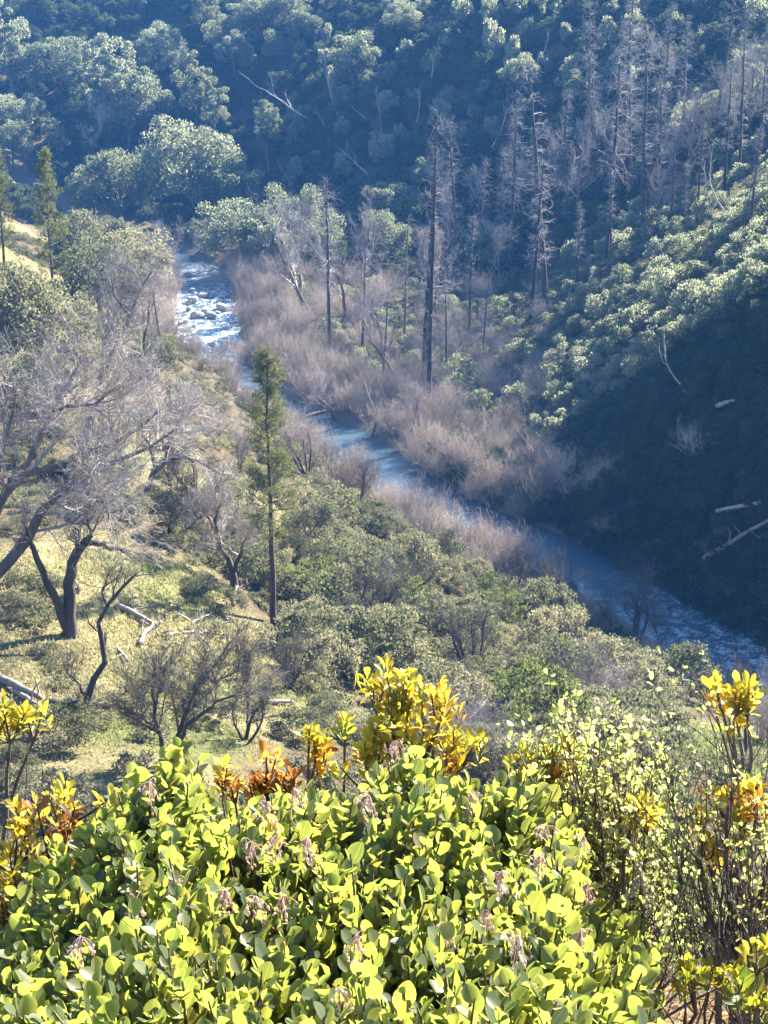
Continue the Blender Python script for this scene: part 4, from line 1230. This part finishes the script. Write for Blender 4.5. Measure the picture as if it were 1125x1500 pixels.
M['greenstem'] = bark_mat('young green stems', (0.14, 0.10, 0.045), (0.28, 0.22, 0.10), 30.0)
b = N('pink white blossom')
geo = b.n('ShaderNodeNewGeometry')
c = b.ramp(geo.outputs['Random Per Island'], [(0.1, (0.55, 0.36, 0.31)), (0.5, (0.64, 0.49, 0.42)), (0.9, (0.72, 0.62, 0.52))])
d1 = b.n('ShaderNodeBsdfDiffuse', Color=c); d2 = b.n('ShaderNodeBsdfTranslucent', Color=c); mx = b.n('ShaderNodeMixShader'); mx.inputs[0].default_value = .45
b.t.links.new(d1.outputs[0], mx.inputs[1]); b.t.links.new(d2.outputs[0], mx.inputs[2]); M['blossom'] = b.done(mx.outputs[0])

def shoot_leaves(q, tip, axis, n, length, s0, s1, rad_w=0.62, up_w=0.85, clumped=1.0):
    """leaf bases, axes, normals and sizes along the last part of a shoot"""
    t = (np.arange(n) + .5 * q.random(n)) / n
    az = np.arange(n) * 2.4 + q.random() * 6.28 + q.normal(size=n) * .3
    ref = unit(np.cross(axis, [0.31, .9, .2])); r2 = np.cross(axis, ref)
    rad = np.cos(az)[:, None] * ref + np.sin(az)[:, None] * r2
    C = tip - axis * (length * (1 - t) ** clumped)[:, None] + rad * .004
    A = unit(rad * (rad_w * (1.25 - .75 * t))[:, None] + axis * up_w + np.array([0, 0, .1]) + q.normal(size=(n, 3)) * .26)
    Nn = unit(axis - rad * .4 + q.normal(size=(n, 3)) * .55)
    s = s0 + (s1 - s0) * q.random(n)
    s *= np.interp(t, [0, .15, .8, 1], [.8, 1, 1, .6])
    return C, A, Nn, s

def stem_line(tip, mid, base, k=7):
    t = np.linspace(0, 1, k)[:, None]
    return (1 - t) ** 2 * base + 2 * t * (1 - t) * mid + t ** 2 * tip

# ---- the green manzanita that fills the bottom of the view
OUT = np.array([(-260, 1420), (-100, 1380), (0, 1335), (30, 1270), (80, 1215), (130, 1190), (195, 1130), (262, 1085), (300, 1130), (350, 1165), (430, 1150), (500, 1150), (560, 1110), (610, 1082), (650, 1120), (700, 1130), (770, 1115), (820, 1150),
                (850, 1210), (870, 1270), (920, 1320), (965, 1390), (975, 1480), (985, 1600), (1000, 1750)], float)
q = R(21)
base = np.array([-.05, 2.45, float(hz(-.05, 2.45)) - .05])
root = bpy.data.objects.new('manzanita_bush', None); COL.objects.link(root); root.location = base
lm, st, gs = MB(), MB(), MB()
shoots = []
def vtop(u):
    return np.interp(u, OUT[:-4, 0], OUT[:-4, 1]) + 26 * (vnoise(np.asarray(u) / 22.0 + 40, np.asarray(u) * 0 + 3.3, 8) - .45)
tips = []
for i in range(22000):
    u = q.uniform(-260, 985); v = q.uniform(1085, 1800)
    vt = vtop(u)
    if v < vt + 6 or (u > 870 and v < np.interp(u, [870, 965, 985], [1270, 1390, 1600])):
        continue
    Y = 2.95 - (v - vt) / (1500 - vt) * .95 + q.normal() * .06
    if q.random() < .45:
        Y += q.uniform(.08, .35)
    Y = max(Y, 1.35)
    p = P(u, v, Y)
    if any(((p - t_) ** 2).sum() < .0295 ** 2 for t_ in tips):
        continue
    tips.append(p)
    if len(tips) > 2400:
        break
for u, v in [(262, 1084), (292, 1100), (205, 1128), (612, 1084), (600, 1095), (640, 1108), (585, 1120), (505, 1160), (480, 1155), (690, 1130), (730, 1140), (775, 1118), (800, 1150), (240, 1110), (130, 1192), (345, 1190), (555, 1120), (835, 1200), (0, 1345), (40, 1262), (85, 1240)]:
    tips.append(P(u, v + 8, 2.93))
tips = np.array(tips)
big = []
for k_ in range(34):
    e = tips[q.integers(len(tips))] - np.array([0, 0, q.uniform(.16, .28)]); e[:2] = e[:2] * .9 + base[:2] * .1
    b0 = base + np.array([q.normal() * .12, q.normal() * .1, -.05])
    mid = b0 * .5 + e * .5 + np.array([(e[0] - b0[0]) * .25, 0, -.1]) + q.normal(size=3) * .06
    L = stem_line(e, mid, b0, 10); big.append(L)
    L[1:-1] += q.normal(size=(8, 3)) * .008
    st.add(*tubes((L - base)[None], np.linspace(.019, .006, 10)[None] * q.uniform(.7, 1.15), 7))
bp_ = np.concatenate([L[4:] for L in big])
for tip in tips:
    cand = bp_[(bp_[:, 2] < tip[2] - .08)]
    cand = cand if len(cand) else base[None]
    j = np.argmin(((cand - tip + np.array([0, 0, .12])) ** 2).sum(1))
    b0 = cand[j]
    mid = tip - np.array([0, 0, .16]) + q.normal(size=3) * .02; mid[:2] = mid[:2] * .75 + b0[:2] * .25
    L = stem_line(tip, mid, b0)
    st.add(*tubes((L[:5] - base)[None], np.linspace(.0042, .0028, 5)[None], 5)); gs.add(*tubes((L[4:] - base)[None], np.linspace(.0028, .0016, 3)[None], 5))
    ax = unit(L[-1] - L[-2] + q.normal(size=3) * .1 * .05)
    C, A, Nn, s = shoot_leaves(q, tip - base, ax, int(q.integers(8, 13)), .13, .023, .044)
    leaves(OVAL, C, A, Nn, s, lm)
tag(root, 'big green manzanita bush with round leaves and pink blossom, filling the lowest part', 'bush')
obj('branches', st.me('manzanita_branches', True), M['redbark'], root)
obj('shoots', gs.me('manzanita_shoots', True), M['greenstem'], root)
obj('foliage', lm.me('manzanita_foliage', True, 'leaf'), M['manz'], root)

def urn():
    ph = np.linspace(0, 1, 6); rr = np.array([.001, .55, .62, .5, .28, .34]) * .0048
    a_ = np.arange(6) * 1.0472
    V = np.stack([np.outer(rr, np.cos(a_)), np.outer(rr, np.sin(a_)), np.outer(-ph * .0095, np.ones(6))], -1).reshape(-1, 3)
    i = np.arange(36).reshape(6, 6); j = np.roll(i, -1, 1)
    return V, np.stack([i[:-1], i[1:], j[1:], j[:-1]], -1).reshape(-1, 4)

UV_, UQ = urn()
blos = [(650, 1175, 2.85), (690, 1180, 2.8), (580, 1100, 2.9), (800, 1225, 2.7), (855, 1240, 2.7), (860, 1310, 2.65), (790, 1270, 2.6), (405, 1240, 2.6), (390, 1190, 2.75), (370, 1250, 2.6), (415, 1330, 2.45), (375, 1330, 2.45), (330, 1320, 2.45), (200, 1335, 2.4),
        (450, 1245, 2.6), (255, 1300, 2.5), (735, 1295, 2.5), (660, 1370, 2.3), (850, 1380, 2.4), (935, 1300, 2.75), (430, 1170, 2.75), (540, 1180, 2.75), (710, 1350, 2.35), (520, 1390, 2.2), (120, 1390, 2.2), (500, 1470, 2.05), (220, 1160, 2.85), (760, 1390, 2.2)]
for u, v, Y in blos:
    p = P(u, v, Y - .05) - base
    mb = MB()
    for i in range(int(q.integers(16, 26))):
        c0 = p + q.normal(size=3) * np.array([.011, .011, .014])
        tl = q.normal(size=2) * .25
        V = UV_.copy() * q.uniform(.65, 1.05); V[:, 0] += V[:, 2] * tl[0]; V[:, 1] += V[:, 2] * tl[1]
        mb.add(V + c0, UQ)
        mb.add(*tubes(np.stack([c0, c0 * .6 + (p + [0, 0, .022]) * .4 + [0, 0, .004], p + [0, 0, .024]])[None], np.full((1, 3), .0006), 3))
    o = obj('flower_cluster', mb.me('flower_cluster', True), M['blossom'], root)

# ---- shrubs with yellow and orange leaves
def rosette_shrub(label, group, spots, foot_uvY, seed, name='toyon_shrub', n=(9, 17), dead=0):
    """spots: (u, v, Y, tint, spread px, how many rosettes)"""
    q = R(seed)
    f = P(*foot_uvY); f[2] = float(hz(f[0], f[1])) - .03
    root = bpy.data.objects.new(name, None); COL.objects.link(root); root.location = f
    lm, st = MB(), MB()
    ends = []
    for u, v, Y, tint, spr, cnt in spots:
        hub = P(u, v + spr * .7 + 25, Y)
        hub_top = []
        for i in range(cnt):
            tip = P(u + q.normal() * spr * .55, v + q.normal() * spr * .5, Y + q.normal() * spr * .0006)
            L = stem_line(tip, tip * .5 + hub * .5 + np.array([0, 0, -.02]), hub, 5)
            st.add(*tubes((L - f)[None], np.linspace(.0035, .002, 5)[None], 5))
            ax = unit(L[-1] - L[-2] + np.array([0, 0, .03]) + q.normal(size=3) * .02)
            C, A, Nn, s = shoot_leaves(q, tip - f, ax, int(q.integers(*n)), .06, .024, .043, .7, .75, 1.3)
            leaves(SPOON, C, A, Nn, s, lm, np.clip(tint - .03 + q.normal() * .07 + q.normal(size=len(C)) * .10, 0, 1))
        mid = hub * .45 + f * .55 + q.normal(size=3) * .05; mid[2] = hub[2] * .6 + f[2] * .4
        L = stem_line(hub, mid, f, 9); L[1:-1] += q.normal(size=(7, 3)) * .006
        st.add(*tubes((L - f)[None], np.linspace(.010, .0036, 9)[None], 6))
        ends.append(L - f)
        if dead:
            Pc, Rc = spawn(q, (L - f)[None], np.linspace(.008, .004, 9)[None], dead, .22, 5, .5, .4, .15, .4, .5, .5); st.add(*tubes(Pc, Rc, 4))
            Pc, Rc = spawn(q, Pc, Rc, 3, .09, 4, .5, .3, .15, .3, .6, .5); st.add(*tubes(Pc, np.maximum(Rc, .0007), 3))
    tag(root, label, 'shrub', group)
    obj('stems', st.me('rosette_stems', True), M['stem'], root)
    obj('foliage', lm.me('rosette_foliage', True, 'leaf'), M['yellow'], root)

GY_ = 'shrubs with turning leaves around the manzanita'
rosette_shrub('yellow-leaved shrub with brown lower leaves at the hillward edge of the manzanita', GY_,
              [(90, 1160, 3.1, .42, 38, 7), (40, 1185, 3.1, .45, 30, 5), (75, 1215, 3.05, .93, 40, 7), (20, 1235, 3.0, .5, 30, 5), (30, 1280, 2.95, .5, 35, 6), (90, 1245, 3.0, .97, 30, 5), (-30, 1200, 3.1, .5, 40, 5), (-60, 1290, 3.0, .5, 60, 7), (10, 1330, 2.9, .95, 30, 4)], (40, 1420, 3.0), 31, dead=3)
rosette_shrub('small yellow-green sprig at the picture edge above the yellow-leaved shrub', GY_, [(15, 1045, 3.4, .33, 26, 5), (50, 1045, 3.4, .38, 18, 3), (-30, 1060, 3.4, .35, 30, 4), (5, 1025, 3.4, .4, 14, 2)], (-40, 1420, 3.4), 32)
rosette_shrub('tall golden-leaved shrub rising behind the middle of the manzanita', GY_,
              [(585, 1010, 3.3, .45, 40, 12), (550, 1000, 3.3, .5, 22, 4), (640, 1022, 3.3, .62, 24, 6), (620, 1060, 3.25, .42, 40, 9), (550, 1075, 3.25, .4, 35, 7), (670, 1085, 3.25, .4, 28, 7), (600, 1115, 3.2, .4, 30, 6), (545, 1120, 3.2, .5, 30, 5), (655, 1115, 3.2, .75, 24, 4), (575, 1050, 3.3, .36, 26, 5)], (590, 1400, 3.3), 33)
rosette_shrub('thin upright orange-yellow sprig beside the golden shrub', GY_, [(462, 1085, 3.3, .52, 13, 4), (452, 1072, 3.3, .42, 9, 2), (468, 1105, 3.3, .68, 10, 3), (505, 1052, 3.3, .32, 8, 2)], (480, 1400, 3.3), 34)
rosette_shrub('rusty orange-leaved shrub peeping over the top of the manzanita', GY_, [(395, 1140, 3.2, .9, 20, 4), (430, 1135, 3.2, .86, 15, 3), (345, 1140, 3.2, .7, 18, 3), (325, 1122, 3.2, .5, 12, 2), (380, 1150, 3.2, .72, 22, 4), (390, 1112, 3.2, .7, 12, 2)], (390, 1420, 3.2), 35)
rosette_shrub('yellow shrub between the manzanita and the small-leaved pale bush', GY_, [(810, 1108, 3.2, .42, 26, 6), (780, 1115, 3.2, .38, 20, 4), (790, 1145, 3.15, .4, 22, 4), (820, 1130, 3.15, .7, 15, 3)], (800, 1420, 3.15), 36)
rosette_shrub('single golden cluster set inside the small-leaved pale bush', GY_, [(943, 1185, 3.0, .46, 17, 5), (925, 1175, 3.0, .42, 9, 2)], (930, 1450, 3.0), 37)
rosette_shrub('lone tall stem topped by orange-yellow leaves against the blue river', GY_, [(1080, 1020, 3.0, .50, 16, 5), (1058, 1010, 3.0, .55, 9, 2), (1095, 1010, 3.0, .48, 10, 3), (1075, 1050, 3.0, .45, 10, 2)], (1105, 1450, 2.9), 38)
rosette_shrub('orange and yellow shrub with dark bare stems at the riverward picture edge', GY_,
              [(1070, 1165, 2.9, .52, 24, 5), (1110, 1150, 2.9, .6, 16, 3), (1025, 1190, 2.9, .45, 10, 2), (1085, 1195, 2.85, .42, 26, 5), (1040, 1235, 2.85, .68, 16, 3), (1120, 1185, 2.85, .78, 18, 3), (1070, 1420, 2.5, .28, 30, 5), (1110, 1380, 2.5, .3, 30, 4), (1020, 1440, 2.5, .25, 28, 4), (1100, 1470, 2.4, .22, 34, 5), (1150, 1300, 2.8, .5, 40, 5)], (1090, 1560, 2.6), 39, dead=5)

# ---- small-leaved pale bush
q = R(41)
f = P(880, 1450, 3.15); f[2] = float(hz(f[0], f[1])) - .03
root = bpy.data.objects.new('small_leaved_bush', None); COL.objects.link(root); root.location = f
lm, st = MB(), MB()
PB = [(735, 1115), (790, 1060), (815, 1000), (835, 1010), (850, 1060), (900, 1050), (940, 1055), (975, 1120), (990, 1230), (985, 1330), (1010, 1420), (900, 1330), (850, 1230), (790, 1150)]
for u, v in scatter_px(PB, 15, 5000, 3, 1.0):
    Y = 3.2 + q.normal() * .1
    tip = P(u, v, Y); b0 = f + (tip - f) * .35 + np.array([q.normal() * .08, q.normal() * .08, .1])
    mid = (tip + b0) / 2 + q.normal(size=3) * .04
    L = stem_line(tip, mid, b0, 7)
    st.add(*tubes((L - f)[None], np.linspace(.003, .0012, 7)[None], 4)); L2 = stem_line(b0, b0 * .5 + f * .5 + q.normal(size=3) * .03, f, 5); st.add(*tubes((L2 - f)[None], np.linspace(.006, .003, 5)[None], 5))
    Pc, Rc = spawn(q, (L - f)[None], np.full((1, 7), .0018), 6, .07, 4, .6, .4, .15, .35, .7, .5); st.add(*tubes(Pc, Rc, 3))
    C = np.concatenate([Pc[:, 1:].reshape(-1, 3)] * 2); C = C + q.normal(size=C.shape) * .004
    A = unit(q.normal(size=C.shape) + np.array([0, 0, .5])); Nn = unit(q.normal(size=C.shape))
    leaves(ROUND, C, A, Nn, .009 + .012 * q.random(len(C)), lm)
tag(root, 'twiggy bush with tiny pale green leaves beside the manzanita, facing the river', 'bush')
obj('stems', st.me('small_leaved_stems', True), M['stem'], root); obj('foliage', lm.me('small_leaved_foliage', True, 'leaf'), M['small'], root)

# ---- dry stems at the picture edge
q = R(43)
f = P(1060, 1600, 2.6); f[2] = float(hz(f[0], f[1])) - .03
root = bpy.data.objects.new('dry_shrub', None); COL.objects.link(root); root.location = f
st, hd = MB(), MB()
for pts, Y, r in [([(1105, 1560), (1085, 1420), (1068, 1340), (1062, 1220), (1070, 1130), (1050, 1050)], 2.7, .007), ([(1120, 1540), (1098, 1430), (1110, 1330), (1130, 1250)], 2.6, .008), ([(1040, 1560), (1030, 1450), (1036, 1350), (1030, 1270)], 2.7, .004),
                  ([(1000, 1560), (1005, 1430), (990, 1330), (1000, 1260)], 2.75, .003), ([(1060, 1560), (1045, 1440), (1010, 1330), (960, 1230), (930, 1190)], 2.8, .003), ([(1090, 1500), (1060, 1400), (1000, 1280), (975, 1140)], 2.85, .0025),
                  ([(1085, 1560), (1075, 1480), (1100, 1400), (1095, 1300)], 2.55, .006), ([(980, 1580), (960, 1500), (975, 1420), (950, 1330)], 2.6, .003), ([(1020, 1560), (1060, 1430), (1100, 1290), (1120, 1210)], 2.75, .003)]:
    W, Rr = limb(pts, Y, .06, r, r * .35, R(int(Y * 100) + len(pts)), 12); W[1:-1] -= R(int(Y * 100) + len(pts)).normal(size=(10, 3)) * .045
    W = W - f; st.add(*tubes(W[None], Rr[None], 6))
    Pc, Rc = spawn(q, W[None], np.maximum(Rr, .003)[None], 16, .16, 6, .45, .35, .15, .25, .45, .5); st.add(*tubes(Pc, Rc, 4))
    Pd, Rd = spawn(q, Pc, Rc, 4, .07, 4, .5, .3, .15, .3, .6, .5); st.add(*tubes(Pd, np.maximum(Rd, .0006), 3))
    C = Pd[:, -1][q.random(len(Pd)) < .7]; C = np.repeat(C, 3, 0) + q.normal(size=(len(C) * 3, 3)) * .004
    leaves(ROUND, C, unit(q.normal(size=C.shape) + [0, 0, .4]), unit(q.normal(size=C.shape)), .007 + .011 * q.random(len(C)), hd, np.full(len(C), .8))
tag(root, 'dry shrub of thin dark stems with brown seed heads at the riverward picture edge', 'shrub')
obj('stems', st.me('dry_stems', True), M['stem'], root); obj('seed_heads', hd.me('dry_heads', True, 'leaf'), M['small'], root)
# fallen leaves and grass on the knoll
n = 9000
X = q.uniform(-3, 3, n); Y = q.uniform(.3, 7, n)
C = np.stack([X, Y, hz(X, Y) + .012], 1); A = unit(q.normal(size=C.shape) * [1, 1, .25]); Nn = unit(q.normal(size=C.shape) * .4 + [0, 0, 1])
mb = MB(); leaves(SPOON, C, A, Nn, .02 + .03 * q.random(n), mb, np.clip(.85 + .12 * q.normal(size=n), 0, 1))
tag(obj('fallen_leaves', mb.me('fallen_leaves', True, 'leaf'), M['yellow']), 'brown fallen leaves on the ground under the manzanita', 'leaf litter', kind='stuff')

# ------------------------------------------------------------------ labels that say which one
MARKS = [('the slim young pine', 403, 760), ('the forked dark oak', 100, 880), ('the Y-shaped tree', 340, 830), ('the branch pile', 260, 920), ('the black stump', 361, 980), ('the many-stemmed dark tree', 255, 1080),
         ('the tallest charred snag', 627, 540), ('the river log', 470, 612), ('the white rapids', 300, 500), ('the tall grass-hill pine', 78, 400), ('the largest round oak', 285, 260), ('the bright grass patch', 1050, 1090),
         ('the leaning charred snag', 870, 330), ('the crossing poles', 1085, 330), ('the thick black snag', 942, 300), ('the dark hollow', 700, 470), ('the white birch-like tree', 1008, 550), ('the white-tipped dead shrub', 990, 655),
         ('the forked shadow-edge tree', 806, 670), ('the level pale log', 1080, 764), ('the golden shrub', 600, 1010), ('the river bend', 330, 415), ('the hooked white trunk', 610, 150), ('the curved white trunk', 632, 95),
         ('the long straight snag', 797, 350), ('the arched pale trunk', 440, 245), ('the isolated tufted oak', 390, 200), ('the big leafless oak', 60, 700), ('the pink willows by the rapids', 240, 480), ('the lone orange stem', 1080, 1020),
         ('the fallen grey trunk', 1080, 815), ('the very tall snag', 1036, 140), ('the slope oak tuft', 760, 120)]
ORD = ['', 'second', 'third', 'fourth', 'fifth', 'sixth', 'seventh', 'eighth', 'ninth', 'tenth', 'eleventh', 'twelfth']
cells = {}
for r_ in REC:
    o, noun, u0, v0, v1, look = r_
    uc, vc = u0, (v0 + v1) / 2
    m = min(MARKS, key=lambda k: math.hypot(k[1] - uc, (k[2] - vc) * 1.3))
    dx, dy = uc - m[1], vc - m[2]
    if abs(dy) * 1.2 > abs(dx):
        rel = 'above' if dy < 0 else 'below'
    else:
        river_right = m[1] < 700 and m[2] > 560 or m[2] > 900
        rel = ('on the riverward side of' if (dx > 0) == river_right else 'on the hillward side of') if m[2] > 420 else ('on the downstream side of' if dx > 0 else 'on the upstream side of')
    cells.setdefault((look, noun, m[0], rel), []).append((math.hypot(dx, dy), r_))
for (look, noun, mk, rel), lst in cells.items():
    lst.sort(key=lambda t: t[0])
    for i, (_, r_) in enumerate(lst):
        o = r_[0]
        w = ORD[min(i, 11)]
        o['label'] = (f'{look} {noun} first {rel} {mk}' if i == 0 and len(lst) > 1 else f'{look} {noun} {rel} {mk}' if i == 0 else f'{look} {noun}, {w} {rel} {mk}')
        if i >= 11:
            o['label'] = f'{look} {noun}, one of the outermost {rel} {mk}'; o['group'] = f'{look} {noun}s {rel} {mk}'

# ------------------------------------------------------------------ valley haze
hb = np.array([(x, y, z) for z in (-3.0, 70.0) for x, y in ((-190, -40), (230, -40), (230, 600), (-190, 600))], float)
hm = mesh('haze', hb, [(0, 3, 2, 1), (4, 5, 6, 7), (0, 1, 5, 4), (1, 2, 6, 5), (2, 3, 7, 6), (3, 0, 4, 7)])
b = N('haze')
pv = b.n('ShaderNodeVolumePrincipled', Color=(0.12, 0.39, 1.0), Density=0.00025, Anisotropy=0.0)
b.t.links.new(pv.outputs[0], b.out.inputs['Volume'])
tag(obj('haze', hm, b.m), 'thin bluish haze filling the valley', 'haze', kind='stuff')
